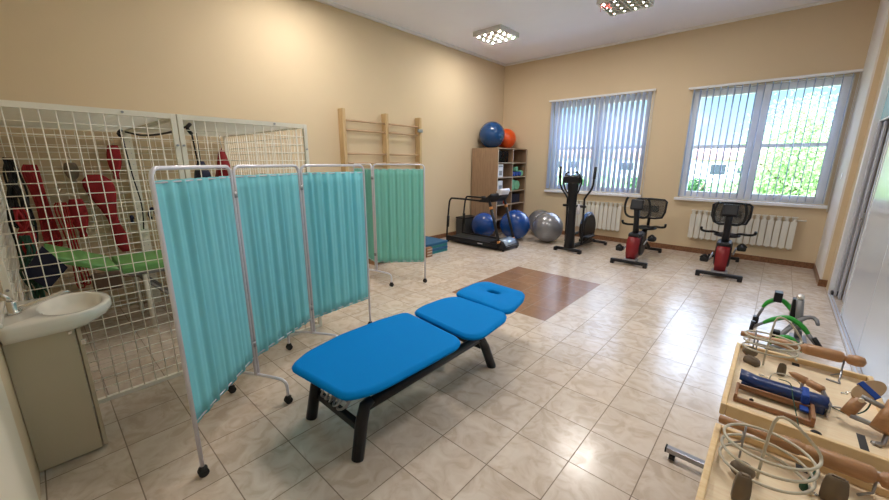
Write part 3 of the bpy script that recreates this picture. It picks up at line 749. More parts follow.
def boxthing(name, x0, x1, y0, y1, z0, z1, m, label, cat, pr=None, group=None, bev=.004):
    o = put(name, MB().box(x0, x1, y0, y1, z0, z1, bev=bev), m, None); tag(o, label, cat, group); return o
b1 = boxthing('storage_box', SX1-.30, SX1-.03, 4.86, 5.06, 1.32, 1.60, 'whitebox', 'white printed carton on the middle left shelf of the bookcase', 'box')
put('print', MB().box(SX1-.03, SX1-.0285, 4.90, 5.02, 1.36, 1.46), 'greyprint', b1)
put('print', MB().box(SX1-.03, SX1-.0285, 4.88, 5.04, 1.54, 1.57), 'greyprint', b1)
b2 = boxthing('storage_box', SX1-.30, SX1-.03, 4.86, 5.06, 1.0, 1.24, 'whitebox', 'white printed carton one shelf below the other, left column of the bookcase', 'box')
put('print', MB().box(SX1-.03, SX1-.0285, 4.90, 5.03, 1.04, 1.14), 'greyprint', b2)
kb = MB(); random.seed(5)
for i in range(14):
    y = 4.9+.42*random.random(); z = 1.64+.03+.2*random.random()
    kb.tube([(SX1-.2, y-.04, 1.645+.012), (SX1-.15+.05*random.random(), y-.03, z), (SX1-.1, y+.03, z+.02), (SX1-.12, y+.05, 1.655)], .011, 6, smooth=4)
tag(put('resistance_bands', kb, 'black'), 'black tangle of straps on the top left shelf of the bookcase', 'straps')
def dumbbell(x, y, z, r, L, m, label, axis=(1, 0, 0)):
    ax = Vector(axis); c = Vector((x, y, z+r))
    t = thing('dumbbell', label, 'dumbbell', (x, y, z), 'dumbbells in the bookcase')
    put('handle', MB().cyl(c-ax*L*.28, c+ax*L*.28, r*.4, 10), m, t)
    for s_ in (-1, 1):
        put('weight', MB().lathe([(r*.8, 0), (r, .1*L), (r, .22*L), (r*.8, .3*L)], c+ax*s_*L*.27-(ax*L*.3 if s_ < 0 else Vector((0, 0, 0))), axis, 6), m, t)
dumbbell(SX1-.13, 5.52, 1.32, .055, .2, 'blueroll', 'blue dumbbell lying leftmost on the right middle shelf of the bookcase')
dumbbell(SX1-.13, 5.64, 1.32, .06, .2, 'blueroll', 'second blue dumbbell on the right middle shelf, under the green one')
dumbbell(SX1-.13, 5.78, 1.32, .06, .2, 'blueroll', 'blue dumbbell at the right end of the middle shelf of the bookcase')
tag(put('foam_roller', MB().cyl((SX1-.25, 5.70, 1.495), (SX1-.06, 5.70, 1.495), .05, 18), 'mint'), 'mint green roller stacked on the blue dumbbells in the bookcase', 'roller')
tag(put('foam_roller', MB().cyl((SX1-.25, 5.922, 1.390), (SX1-.06, 5.925, 1.390), .066, 18), 'mint'), 'mint green disc leaning at the right end of the dumbbell shelf', 'roller')
boxthing('foam_block', SX1-.28, SX1-.05, 5.46, 5.60, 1.0, 1.24, 'mint', 'mint green upright foam block on the lower right shelf of the bookcase', 'block', bev=.01)
tag(put('foam_roller', MB().cyl((SX1-.25, 5.74, 1.11), (SX1-.06, 5.74, 1.11), .11, 20), 'mint'), 'thick mint green foam roller beside the upright foam block', 'roller')
boxthing('storage_box', SX1-.28, SX1-.06, 5.5, 5.88, .70, .90, 'navy', 'dark blue box low in the right column of the bookcase', 'box')
boxthing('storage_box', SX1-.28, SX1-.06, 4.9, 5.15, .70, .80, 'dkbox', 'dark box with copper clips low in the left column of the bookcase', 'box')
tag(put('small_ball', MB().ball((SX1-.1, 5.24, .75), .05, seg=16), 'orangeball'), 'small orange massage ball on the lower left shelf of the bookcase', 'ball')

def ball(x, y, z, r, m, label):
    t = tag(put('exercise_ball', MB().ball((0, 0, 0), r, seg=48), m, None, (0, 0, -r)), label, 'ball', 'exercise balls')
    t.location = (x, y, z)
    g = MB()
    for k in range(-3, 4):
        a = k*.16; g.tube([(r*math.cos(a)*math.cos(u)*1.0005, r*math.cos(a)*math.sin(u)*1.0005, r+r*math.sin(a)) for u in [2*PI*j/40 for j in range(40)]], .0022, 4, closed=True)
    me = put('groove', g, m, None, (0, 0, 0)); me.parent = t; me.rotation_euler = (0, 0, 0)
    return t
ball(-4.44, 5.16, SZ, .295, 'dkblueball', 'dark blue exercise ball on top of the bookcase, in front of the orange one')
ball(-4.41, 5.71, SZ, .235, 'orangeball', 'orange exercise ball on top of the bookcase')
ball(-4.12, 4.50, 0, .28, 'blueball', 'blue exercise ball behind the treadmill belt, the smaller of the two on the floor')
ball(-3.50, 4.80, 0, .325, 'blueball', 'large blue exercise ball on the floor beside the silver ball')
ball(-2.86, 5.05, 0, .315, 'silverball', 'large silver exercise ball on the floor next to the elliptical trainer')
ball(-3.38, 5.72, 0, .29, 'silverball', 'silver exercise ball half hidden behind the large blue one')

# dark crate behind treadmill
dk = thing('storage_crate', 'dark grey crate standing behind the treadmill by the left wall', 'crate', (-4.58, 4.5, 0))
put('body', MB().box(-4.74, -4.46, 4.28, 4.72, 0, .40, bev=.01), 'dkbox', dk)
put('lid', MB().box(-4.745, -4.45, 4.27, 4.73, .401, .43, bev=.008), 'black', dk)

# stacked foam steps
for i in range(4):
    o = put('foam_mat', MB().box(-4.62, -3.88+.004*(i % 2), 2.32, 3.02, .052*i, .052*i+.048, bev=.008), 'matblue' if i % 2 else 'matteal')
    tag(o, ['bottom teal foam mat of the stack by the left wall', 'second blue foam mat from the floor in the stack by the left wall', 'third teal foam mat from the floor in the stack by the left wall', 'topmost blue foam mat of the stack by the left wall'][i], 'mat', 'stacked foam mats')
wbk = thing('wooden_wedge', 'small brown woven wooden block leaning on the foam mat stack', 'block', (-3.83, 2.42, 0))
put('block', MB().box(-3.86, -3.78, 2.36, 2.50, 0, .17, bev=.006), 'beechdk', wbk)
put('stripe', MB().box(-3.78, -3.776, 2.37, 2.49, .03, .05).box(-3.78, -3.776, 2.37, 2.49, .08, .10).box(-3.78, -3.776, 2.37, 2.49, .13, .15), 'edge', wbk)
ws = thing('step_stool', 'low orange-brown wooden step seen between the two screens', 'stool', (-4.2, 1.55, 0))
put('top', MB().box(-4.35, -4.0, 1.42, 1.72, .20, .225, bev=.004), 'beechdk', ws)
for y in (1.43, 1.70): put('side', MB().box(-4.34, -4.01, y, y+.015, 0, .199), 'beech', ws)
put('shelf', MB().box(-4.33, -4.02, 1.446, 1.699, .09, .105), 'beech', ws)

# ------------------------------------------------------------------ treadmill
tm = thing('treadmill', 'black treadmill with handrails standing by the left wall', 'treadmill', (-3.75, 3.9, 0))
ty0, ty1 = 3.62, 4.20
put('deck', MB().box(-4.42, -3.30, ty0+.02, ty1-.02, .03, .11, bev=.01), 'black', tm)
put('belt', MB().box(-4.40, -3.31, ty0+.09, ty1-.09, .111, .118), 'rubber', tm)
for y in (ty0, ty1-.06):
    put('side_rail', MB().box(-4.46, -3.15, y, y+.06, .03, .135, bev=.01), 'black', tm)
put('logo', MB().box(-3.62, -3.50, ty0-.001, ty0+.001, .08, .095), 'scr_tube', tm)
hd = MB()
hd.ring_loft([[Vector((x, y, z)) for x, z in [(-3.34, .03), (-3.02, .03), (-3.02, .09), (-3.08, .17), (-3.20, .21), (-3.34, .15)]] for y in (ty0+.02, ty1-.02)])
put('motor_hood', hd, 'black', tm)
hd = MB(); hd.ring_loft([[Vector((x, y, z)) for x, z in [(-3.015, .08), (-3.075, .175), (-3.19, .215), (-3.19, .20), (-3.08, .16), (-3.03, .08)]] for y in (ty0+.10, ty1-.08)])
put('hood_cover', hd, 'silverlab', tm)
for y in (ty0+.03, ty1-.03):
    u = put('upright', MB().tube([(-3.12, y, .10), (-3.39, y, .93)], .030, 6), 'blackm', tm)
    put('collar', MB().tube([(-3.136, y, .15), (-3.149, y, .19)], .034, 8).tube([(-3.34, y, .775), (-3.355, y, .825)], .034, 8), 'orangeacc', u)
    put('handrail', MB().tube([(-3.38, y, .92), (-3.55, y, .92), (-4.24, y, .925), (-4.36, y, .90), (-4.40, y, .78), (-4.44, y, .40), (-4.46, y, .09)], .019, 8, smooth=4), 'blackm', tm)
    put('grip', MB().tube([(-4.42, y, .55), (-4.435, y, .32)], .030, 8), 'rubber', tm)
cn = MB(); cn.ring_loft([[Vector((x, y, z)) for x, z in [(-3.62, .90), (-3.40, .90), (-3.32, 1.02), (-3.34, 1.07), (-3.46, .98), (-3.60, .94)]] for y in (ty0+.0, ty1+.02)])
put('console', cn, 'black', tm)
cn = MB(); cn.ring_loft([[Vector((x, y, z)) for x, z in [(-3.335, 1.0), (-3.29, 1.11), (-3.31, 1.15), (-3.39, 1.10), (-3.37, 1.0)]] for y in (ty0+.25, ty1-.0)])
put('display', cn, 'scr_tube', tm)
put('cup_holder', MB().lathe([(.04, 0), (.045, .06), (.038, .06), (.033, .01)], (-3.56, ty0+.07, .945), n=14).lathe([(.04, 0), (.045, .06), (.038, .06), (.033, .01)], (-3.56, ty0+.47, .945), n=14), 'rubber', tm)
put('foot', MB().cyl((-3.05, ty0+.05, 0), (-3.05, ty0+.05, .03), .025).cyl((-3.05, ty1-.05, 0), (-3.05, ty1-.05, .03), .025).cyl((-4.42, ty0+.03, 0), (-4.42, ty0+.03, .03), .022).cyl((-4.42, ty1-.03, 0), (-4.42, ty1-.03, .03), .022), 'rubber', tm)

# ------------------------------------------------------------------ elliptical trainer (local frame, then turned)
el = thing('elliptical_trainer', 'black elliptical cross trainer with tall moving arms under the left window', 'cross trainer', (0, 0, 0))
put('front_stabiliser', MB().tube([(-.24, 0, .055), (.24, 0, .055)], .03, 10).box(-.27, -.21, -.04, .04, 0.0, .07, bev=.012).box(.21, .27, -.04, .04, 0, .07, bev=.012), 'black', el)
put('rear_stabiliser', MB().tube([(-.26, 1.12, .05), (.26, 1.12, .05)], .028, 10).box(-.29, -.24, 1.08, 1.16, 0, .06, bev=.012).box(.24, .29, 1.08, 1.16, 0, .06, bev=.012), 'black', el)
put('base_beam', MB().box(-.05, .05, .0, 1.1, .05, .11, bev=.01), 'black', el)
ms = MB()
ms.ring_loft([[Vector((w*math.cos(a), y+d*math.sin(a), z)) for a in [2*PI*k/12 for k in range(12)]] for w, d, y, z in ((.10, .10, .06, .09), (.075, .08, .07, .4), (.07, .07, .06, .8), (.085, .06, .03, 1.05), (.11, .05, .01, 1.25), (.08, .04, 0, 1.30))])
put('mast', ms, 'black', el)
put('console', MB().box(-.15, .15, -.07, .0, -.05, .09, Matrix.Translation((0, .01, 1.35)) @ Matrix.Rotation(.5, 4, 'X'), bev=.015), 'black', el)
put('bottle', MB().lathe([(.03, 0), (.034, .12), (.015, .15), (.015, .18)], (.10, .10, .72), n=12), 'scr_tube', el)
for s_ in (-1, 1):
    a = put('moving_arm', MB().tube([(s_*.33, .14, 1.56), (s_*.325, .13, 1.40), (s_*.30, .14, 1.20), (s_*.18, .17, 1.02), (s_*.165, .18, .90), (s_*.165, .22, .16)], .018, 8, smooth=4), 'blackm', el)
    put('grip', MB().tube([(s_*.33, .14, 1.57), (s_*.325, .13, 1.36)], .024, 8), 'rubber', a)
    put('fixed_handle', MB().tube([(s_*.05, .02, 1.10), (s_*.11, .0, 1.12), (s_*.15, -.02, 1.22), (s_*.17, -.02, 1.34), (s_*.10, -.05, 1.47), (s_*.06, -.06, 1.47)], .015, 8, smooth=4), 'blackm', el)
    p = put('pedal_arm', MB().tube([(s_*.165, .20, .17 if s_ < 0 else .15), (s_*.16, .55, .25 if s_ < 0 else .2), (s_*.10, .88, .30 if s_ < 0 else .24)], .018, 8), 'blackm', el)
    put('footplate', MB().box(s_*.17-.06, s_*.17+.06, .32, .66, .24, .27, bev=.01), 'black', p)
put('pivot_bar', MB().tube([(-.22, .13, .86), (.22, .13, .86)], .024, 10), 'blackm', el)
fwl = MB()
for k, (w, R) in enumerate(((.04, .30), (.055, .29))):
    fwl.lathe([(R*.9, -w), (R, -w*.7), (R, w*.7), (R*.9, w)], (.0, .80, .36), (1, 0, 0), 32)
put('flywheel_cover', fwl, 'black', el)
arc = [(.0, .80+.305*math.cos(a), .36+.305*math.sin(a)) for a in [(.15+k*.12)*PI for k in range(7)]]
put('cover_trim', MB().tube(arc, .03, 8), 'bluegrey', el)
el.location = (-2.15, 4.48, 0); el.rotation_euler = (0, 0, math.radians(-3))

# ------------------------------------------------------------------ exercise bikes
def make_bike():
    t = thing('exercise_bike', '', 'exercise bike', (0, 0, 0), 'recumbent exercise bikes')
    put('front_stabiliser', MB().box(-.28, .28, -.035, .035, .035, .085, bev=.012).box(-.28, -.22, -.04, .04, 0, .06, bev=.01).box(.22, .28, -.04, .04, 0, .06, bev=.01), 'black', t)
    put('rear_stabiliser', MB().box(-.22, .22, 1.32, 1.38, .03, .08, bev=.012).box(-.22, -.17, 1.31, 1.39, 0, .05, bev=.01).box(.17, .22, 1.31, 1.39, 0, .05, bev=.01), 'black', t)
    sh = MB()
    sh.ring_loft([[Vector((sx*w, y0 if k < 2 else y1, z)) for k, sx in enumerate((-1, 1, 1, -1))] for w, y0, y1, z in ((.065, .06, .52, .09), (.072, .04, .60, .2), (.08, .06, .62, .36), (.078, .10, .5, .44), (.055, .14, .4, .47))])
    put('shell', sh, 'redshell', t)
    put('shell_side', MB().lathe([(.17, -.10), (.20, -.085), (.20, .085), (.17, .10)], (0, .42, .30), (1, 0, 0), 24), 'black', t)
    put('shell_cap', MB().box(-.09, .09, .12, .45, .43, .52, bev=.03), 'black', t)
    put('front_foot', MB().box(-.10, .10, -.01, .2, .05, .10, bev=.01), 'grey_m', t)
    put('mast', MB().tube([(0, .24, .45), (0, .18, .70), (0, .11, .95)], [.05, .042, .045], 10), 'black', t)
    put('console', MB().box(-.095, .095, -.03, .03, -.085, .085, Matrix.Translation((0, .10, .99)) @ Matrix.Rotation(-.35, 4, 'X'), bev=.02), 'black', t)
    for s_ in (-1, 1):
        put('handlebar', MB().tube([(s_*.03, .19, .78), (s_*.11, .17, .78), (s_*.17, .15, .83), (s_*.185, .12, .95), (s_*.165, .10, 1.06), (s_*.14, .09, 1.10)], .018, 8, smooth=4), 'rubber', t)
        c = put('crank', MB().tube([(s_*.12, .33, .31), (s_*.15, .33+.12*s_, .31+.09*s_)], .013, 8), 'grey_m', t)
        put('pedal', MB().box(s_*.21-.055, s_*.21+.055, .33+.12*s_-.07, .33+.12*s_+.07, .30+.09*s_-.025, .30+.09*s_+.045, bev=.02).tube([(s_*.16, .33+.12*s_-.04, .33+.09*s_), (s_*.21, .33+.12*s_-.04, .38+.09*s_), (s_*.26, .33+.12*s_-.04, .33+.09*s_)], .018, 8, smooth=4), 'rubber', c)
        put('side_handle', MB().tube([(s_*.03, .85, .50), (s_*.15, .80, .56), (s_*.26, .72, .57), (s_*.33, .68, .59), (s_*.34, .66, .64)], .019, 8, smooth=4), 'rubber', t)
    put('main_beam', MB().tube([(0, .4, .2), (0, .9, .28), (0, 1.34, .07)], .035, 8).tube([(0, .55, .30), (0, .95, .50)], .035, 8), 'black', t)
    put('seat', MB().ball((0, .86, .52), .19, .95, .85, .2, 20), 'black', t)
    put('seat_post', MB().tube([(0, 1.02, .46), (0, 1.05, .72), (0, 1.04, .85)], .025, 8).tube([(0, .9, .28), (0, .9, .5)], .03, 8), 'blackm', t)
    fr_ = [(-.21, 1.0, .70), (-.10, 1.0, .68), (.10, 1.0, .68), (.21, 1.0, .70), (.245, 1.01, .80), (.25, 1.03, .98), (.21, 1.04, 1.01), (.0, 1.03, 1.02), (-.21, 1.04, 1.01), (-.25, 1.03, .98), (-.245, 1.01, .80)]
    b_ = put('backrest_frame', MB().tube(fr_, .018, 8, closed=True), 'black', t)
    put('backrest_mesh', MB().prism([(-.225, .70), (.225, .70), (.24, .98), (.20, 1.005), (-.20, 1.005), (-.24, .98)], 0, .006, lambda x, y, h: (x, 1.005+h+.09*(y-.7), y)), 'meshback', b_)
    put('seat_arch', MB().tube([(0, .62, .10), (0, .66, .40), (0, .78, .50)], .03, 8), 'black', t)
    put('lumbar_pad', MB().box(-.14, .14, 1.04, 1.055, .78, .90, bev=.005), 'black', b_)
    return t
k1 = make_bike(); k1['label'] = 'red and black recumbent exercise bike between the two windows'
k2 = copy_tree(k1); k2['label'] = 'red and black recumbent exercise bike in front of the right radiator'
k1.location = (-1.01, 4.27, 0); k1.rotation_euler = (0, 0, math.radians(1))
k2.location = (.18, 4.42, 0); k2.rotation_euler = (0, 0, math.radians(3))

# ------------------------------------------------------------------ green ankle / walking frame on the floor
gf = thing('pedal_exerciser', 'bright green arched exercise frame with grey post standing on the floor behind the trays', 'exercise frame', (.92, 2.6, 0))
put('post', MB().tube([(1.0, 2.55, .02), (.955, 2.55, .40)], .028, 10), 'dksteel', gf)
put('knob', MB().ball((.953, 2.55, .425), .03, seg=16), 'chrome', gf)
def arch(y, z, pts, lab=None):
    a = put('arch', MB().tube([(x, y+dy, zz) for x, dy, zz in pts], [.014]+[.023]*(len(pts)-2)+[.016], 6, smooth=5), 'green', gf)
    return a
arch(2.75, 0, [(.71, 0, .20), (.75, 0, .27), (.83, .0, .31), (.90, 0, .26), (.94, -.1, .22)])
put('leg', MB().tube([(.72, 2.75, .22), (.675, 2.75, .05)], .013, 8), 'dksteel', gf)
put('foot', MB().box(.65, .70, 2.71, 2.79, 0, .09, bev=.01), 'black', gf)
arch(2.45, 0, [(.73, 0, .13), (.80, 0, .19), (.90, 0, .235), (1.0, 0, .18), (1.06, 0, .11)])
put('leg', MB().tube([(.75, 2.45, .15), (.655, 2.45, .06)], .014, 8), 'dksteel', gf)
put('foot', MB().tube([(.655, 2.45, .018), (.66, 2.45, .13)], .018, 8), 'black', gf)
put('leg', MB().tube([(1.05, 2.45, .12), (1.13, 2.44, .02)], [.02, .014], 8), 'dksteel', gf)
put('foot', MB().tube([(1.09, 2.44, .10), (1.15, 2.42, .018)], .020, 8), 'black', gf)
arch(2.15, 0, [(.80, 0, .05), (.86, 0, .13), (.93, 0, .14), (1.02, 0, .05)])
put('clamp', MB().box(.775, .84, 2.70, 2.80, .29, .39, bev=.008), 'black', gf)
put('clamp', MB().box(.91, .97, 2.60, 2.70, .20, .38, bev=.01), 'black', gf)
put('clamp', MB().box(.80, .86, 2.25, 2.33, .02, .14, bev=.008), 'black', gf)
put('crank', MB().tube([(.83, 2.3, .03), (.98, 2.5, .22), (1.07, 2.52, .26), (1.10, 2.46, .22)], [.022, .022, .018, .014], 8, smooth=3), 'dksteel', gf)
put('strut', MB().tube([(1.0, 2.5, .02), (.9, 2.2, .04), (.78, 2.1, .02)], .02, 8).box(.94, 1.06, 2.45, 2.65, 0, .03, bev=.005), 'dksteel', gf)

# ------------------------------------------------------------------ the two hand therapy tables
TABX0, TABX1 = .605, 1.058
def make_table(y0, y1, label):
    t = thing('tray_table', label, 'table', ((TABX0+TABX1)/2, (y0+y1)/2, 0), 'hand therapy tray tables')
    put('board', MB().box(TABX0+.018, TABX1-.018, y0+.018, y1-.018, .738, .755), 'birch', t)
    w = .018
    put('rim', MB().box(TABX0, TABX0+w, y0, y1, .73, .777, bev=.004), 'rim', t)
    put('rim', MB().box(TABX1-w, TABX1, y0, y1, .73, .777, bev=.004), 'rim', t)
    put('rim', MB().box(TABX0+w, TABX1-w, y0, y0+w, .73, .777, bev=.004), 'rim', t)
    put('rim', MB().box(TABX0+w, TABX1-w, y1-w, y1, .73, .777, bev=.004), 'rim', t)
    put('slot', MB().box(.965, .985, y0+.05, y0+.15, .755, .7562), 'darkgap', t)
    put('slot', MB().box(.81, .835, y1-.055, y1-.025, .755, .7562), 'darkgap', t)
    yc = (y0+y1)/2
    for yy in (y1-.05, y0+.08):
        f = put('base_foot', MB().box(.40, 1.09, yy-.018, yy+.018, .045, .075, bev=.003), 'grey_m', t)
        put('end_cap', MB().box(.392, .40, yy-.018, yy+.018, .045, .075), 'black', f)
        for x in (.43, 1.06): caster(f, x, yy, 'caster') if False else put('caster', MB().cyl((x-.014, yy, .024), (x+.014, yy, .024), .022, 14).cyl((x, yy, .04), (x, yy, .046), .012), 'rubber', f)
    put('column', MB().box(.85, .90, y1-.075, y1-.025, .075, .738, bev=.003).box(.85, .90, y0+.055, y0+.105, .075, .738, bev=.003), 'grey_m', t)
    put('cross_bar', MB().box(.86, .89, y0+.106, y1-.076, .10, .14), 'grey_m', t)
    return t
TB = make_table(-.52, .125, 'pale wooden tray table on steel feet carrying the blue splint')
TA = make_table(-1.30, -.66, 'pale wooden tray table cut by the bottom edge of the photo')
def rolling_pin(y, z, label, sup):
    t = thing('wooden_roller', label, 'roller', (.8, y, .777), 'turned wooden exercise rollers')
    prof = [(.006, 0), (.013, .002), (.014, .05), (.012, .09), (.017, .13), (.022, .18), (.0215, .195), (.017, .20), (.018, .22), (.022, .222), (.0245, .235), (.0245, .335), (.021, .345), (.012, .348), (.012, .355), (.020, .36), (.024, .385), (.020, .405), (.006, .412)]
    put('roller', MB().lathe(prof, (.612, y, z), (1, 0, 0), 24), 'beech', t)
    for x in (.68, .963):
        put('bracket', MB().tube([(x, y, z-.012), (x, y-.002, .765), (x-.03, y-.03, .759)], .0035, 6), 'grey_m', t)
    return t
rolling_pin(-.035+.130, .838, 'turned wooden roller across the back of the table with the blue splint', 1)
rolling_pin(-.035-.66, .815, 'turned wooden roller across the back of the nearest tray table', 1)
def spiral(cx, cy, rx, ry, zt, zb, label):
    t = thing('wire_spiral', label, 'wire spiral', (cx, cy, .756), 'wire spirals for hand exercise')
    pts = []; N_ = 72
    for i in range(N_+1):
        a = 2*PI*3*i/N_
        pts.append((cx+rx*math.cos(-a), cy+ry*math.sin(-a), zt-(zt-zb)*i/N_))
    lead = [(cx-.01, cy-.02, .757), (cx-.008, cy-.02, .86), (cx-.003, cy-.02, zt+.07), (cx+.012, cy-.02, zt+.095), (cx+.045, cy-.015, zt+.078), (cx+rx*.9, cy+.005, zt+.022)]
    put('coil', MB().tube(lead+pts[0:], .0040, 8, smooth=2), 'wirecream', t)
    put('post', MB().tube([(cx-.055, cy+.04, .757), (cx-.055, cy+.045, zt-.01)], .003, 6), 'grey_m', t)
    return t
spiral(.722, -.005, .093, .070, .90, .81, 'cream wire spiral standing at the back of the table with the blue splint')
spiral(.735, -.815, .103, .092, .875, .764, 'cream wire spiral standing on the nearest tray table')
def block(x, y, w, d, h, label, rz=0, round_=False):
    if round_:
        mb = MB().ball((0, 0, .024), .024, 1.25, 1, 1, 20)
    else:
        mb = MB(); mb.ring_loft([[Vector((sx*w/2*s_, sy*d/2*s_, z)) for sx, sy in ((-1, -1), (1, -1), (1, 1), (-1, 1))] for s_, z in ((1, 0), (1.02, h*.5), (.85, h*.9), (.6, h))])
        bmesh.ops.bevel(mb.bm, geom=mb.bm.edges[:], offset=.004, segments=2, affect='EDGES')
    o = put('grip_block', mb, 'taupe', None, (0, 0, 0)); o.location = (x, y, .7555); o.rotation_euler = (0, 0, rz)
    return tag(o, label, 'block', 'brown grip blocks')
block(.693, -.965, .036, .026, .088, 'upright brown block on the nearest tray table, under the wire spiral', .2)
block(.690, -.86, .05, .04, .05, 'glossy rounded brown block beside the spiral post on the nearest table', round_=True)
block(.878, -.80, .050, .022, .082, 'large flat brown block leaning by the roller on the nearest table', -.1)
block(.672, -.045, .06, .03, .035, 'brown block lying in the back corner of the table with the blue splint', -.6)
block(.66, .04, .055, .035, .03, 'flat brown block in the far left corner of the table with the blue splint', -.3, round_=True)
block(.772, -.075, .028, .022, .055, 'upright brown block between the spiral and the wooden handle')
for (x, y, lab) in ((.842, -.80, 'small steel eye screw lying beside the large brown block'), (.71, -.14, 'small steel ring between the spiral and the blue splint')):
    tag(put('eye_screw', MB().tube([(x+.008*math.cos(a), y+.006*math.sin(a), .759) for a in [2*PI*k/10 for k in range(10)]], .0022, 6, closed=True).tube([(x+.008, y, .759), (x+.022, y-.004, .759)], .002, 6), 'chrome'), lab, 'ring')
tag(put('loose_cord', MB().tube([(.822, -.80, .758), (.83, -.79, .79), (.845, -.745, .80), (.85, -.70, .785)], .0025, 6, smooth=4).ball((.822, -.80, .768), .012, .8, .8, 1.3, 12), 'dkgreen'), 'dark green cord end with a small bead on the nearest tray table', 'cord')

# splint frame
sp = thing('splint_frame', 'stained wooden frame holding a blue padded forearm rest', 'splint frame', (.75, -.38, .756))
z0, z1 = .756, .788
put('rail', MB().box(.645, .855, -.435, -.425, z0, z1-.012, bev=.003), 'beechdk', sp)
put('rail', MB().box(.640, .860, -.345, -.335, z0+.01, z1, bev=.003), 'beechdk', sp)
put('end_rail', MB().box(.637, .647, -.437, -.333, z0, z1+.002, bev=.003), 'beechdk', sp)
put('end_rail', MB().box(.848, .860, -.437, -.333, z0, z1+.006, bev=.003), 'beechdk', sp)
put('screw', MB().lathe([(.007, 0), (.007, .004), (.002, .008)], (.69, -.385, z0), n=12), 'black', sp)
fo2 = MB(); n = 8
fo2.ring_loft([[Vector((x, -.30+.034*math.cos(a), .790+.030*math.sin(a)+(.012 if x < .66 else 0))) for a in [PI*.0+PI*k/n for k in range(n+1)]]+[Vector((x, -.30+.028*math.cos(a), .788+.022*math.sin(a)+(.012 if x < .66 else 0))) for a in [PI*k/n for k in range(n, -1, -1)]] for x in (.642, .70, .78, .86, .895)])
put('forearm_rest', fo2, 'splint', sp)
put('rest_base', MB().box(.65, .89, -.325, -.285, .757, .789, bev=.004), 'splint', sp)
put('strap', MB().box(.822, .845, -.346, -.262, .785, .822, bev=.008).box(.822, .845, -.38, -.34, .775, .782), 'velcro', sp)
put('end_plate', MB().box(.893, .898, -.33, -.27, .757, .81, bev=.001).tube([(.898, -.30, .79), (.93, -.29, .79)], .003, 6), 'grey_m', sp)
tag(put('black_knob', MB().ball((.862, -.478, .764), .012, 1.2, 1, .6, 16).cyl((.862, -.478, .755), (.862, -.478, .76), .006), 'black'), 'small black knob on the tray in front of the splint frame', 'knob')
# handle with hinge plates
ph = thing('hinged_handle', 'short turned wooden handle on steel hinge plates behind the blue splint', 'handle', (.84, -.19, .756))
put('handle', MB().lathe([(.002, 0), (.013, .02), (.015, .06), (.011, .062), (.011, .068), (.015, .072), (.015, .115), (.010, .12)], (.79, -.135, .805), (.83, -.55, -.06), 18), 'beech', ph)
put('hinge_plate', MB().tube([(.885, -.198, .796), (.905, -.262, .775), (.90, -.29, .757)], .008, 4).tube([(.835, -.165, .80), (.83, -.18, .758)], .006, 4), 'grey_m', ph)
# rotation device
rd = thing('pronation_device', 'jointed wooden grip on steel arms carrying an oval board with blue strap', 'hand trainer', (1.01, -.3, .756))
ax = Vector((.35, .55, .62)).normalized(); cdisc = Vector((.978, -.295, .885))
la = Vector((.62, .50, .52)).normalized(); nz_ = Vector((.15, -.70, .70)); nz_ = (nz_-la*nz_.dot(la)).normalized(); sa_ = nz_.cross(la)
mtx = Matrix.Translation(cdisc) @ Matrix((la, sa_, nz_)).transposed().to_4x4()
mb = MB(); mb.lathe([(.044, -.006), (.047, -.004), (.047, .004), (.044, .006)], (0, 0, 0), (0, 0, 1), 32)
for v in mb.bm.verts: v.co.y *= .58; v.co.x *= 1.1; v.co = mtx @ v.co
put('oval_board', mb, 'tan', rd)
mb = MB(); mb.box(-.009, .010, -.030, .030, -.009, .009, bev=.002)
for v in mb.bm.verts: v.co = mtx @ v.co
put('strap', mb, 'velcro', rd)
put('wooden_grip', MB().tube([(.938, -.335, .795), (.962, -.315, .855)], .018, 16), 'beech', rd)
put('steel_arm', MB().tube([(.962, -.316, .868), (1.025, -.33, .852)], .009, 4).tube([(.945, -.345, .80), (1.02, -.35, .79), (1.05, -.33, .83)], .009, 4), 'grey_m', rd)
put('wooden_grip', MB().tube([(1.01, -.37, .79), (1.045, -.31, .875)], .024, 16), 'beech', rd)
put('stand', MB().tube([(1.035, -.34, .80), (1.02, -.40, .758), (.995, -.41, .758)], .009, 4).cyl((1.01, -.41, .757), (1.01, -.41, .768), .008), 'grey_m', rd)
put('pivot', MB().cyl((1.015, -.36, .80), (1.012, -.375, .803), .008).cyl((.962, -.335, .86), (.962, -.325, .86), .008), 'chrome', rd)
put('buckle', MB().tube([(.948, -.30, .865), (.93, -.30, .86), (.935, -.29, .85), (.92, -.285, .845)], .003, 6, smooth=3), 'chrome', rd)
tag(put('green_cord', MB().tube([(.90, -.235, .762), (.93, -.25, .76), (.96, -.26, .762), (.99, -.27, .80), (1.0, -.25, .85), (.995, -.24, .90)], .0022, 6, smooth=5), 'dkgreen'), 'thin dark green cord running from the tray to the oval board', 'cord')
tag(put('green_cord', MB().tube([(.76, -.22, .80), (.79, -.28, .822), (.80, -.36, .805), (.82, -.46, .760)], .0018, 6, smooth=5), 'dkgreen'), 'thin dark green cord lying across the blue splint', 'cord')
tag(put('grey_wire', MB().tube([(.735, -.20, .757), (.735, -.20, .785), (.745, -.18, .80), (.78, -.16, .80), (.82, -.17, .79), (.84, -.15, .757)], .0025, 6, smooth=5), 'wirecream'), 'thin bent wire loop standing behind the blue splint', 'wire')
tag(put('angle_bracket', MB().tube([(.955, .03, .80), (.953, .02, .762), (.955, .0, .759), (.915, .01, .759)], .004, 4), 'grey_m'), 'bent steel angle bracket on the tray under the round end of the roller', 'bracket')

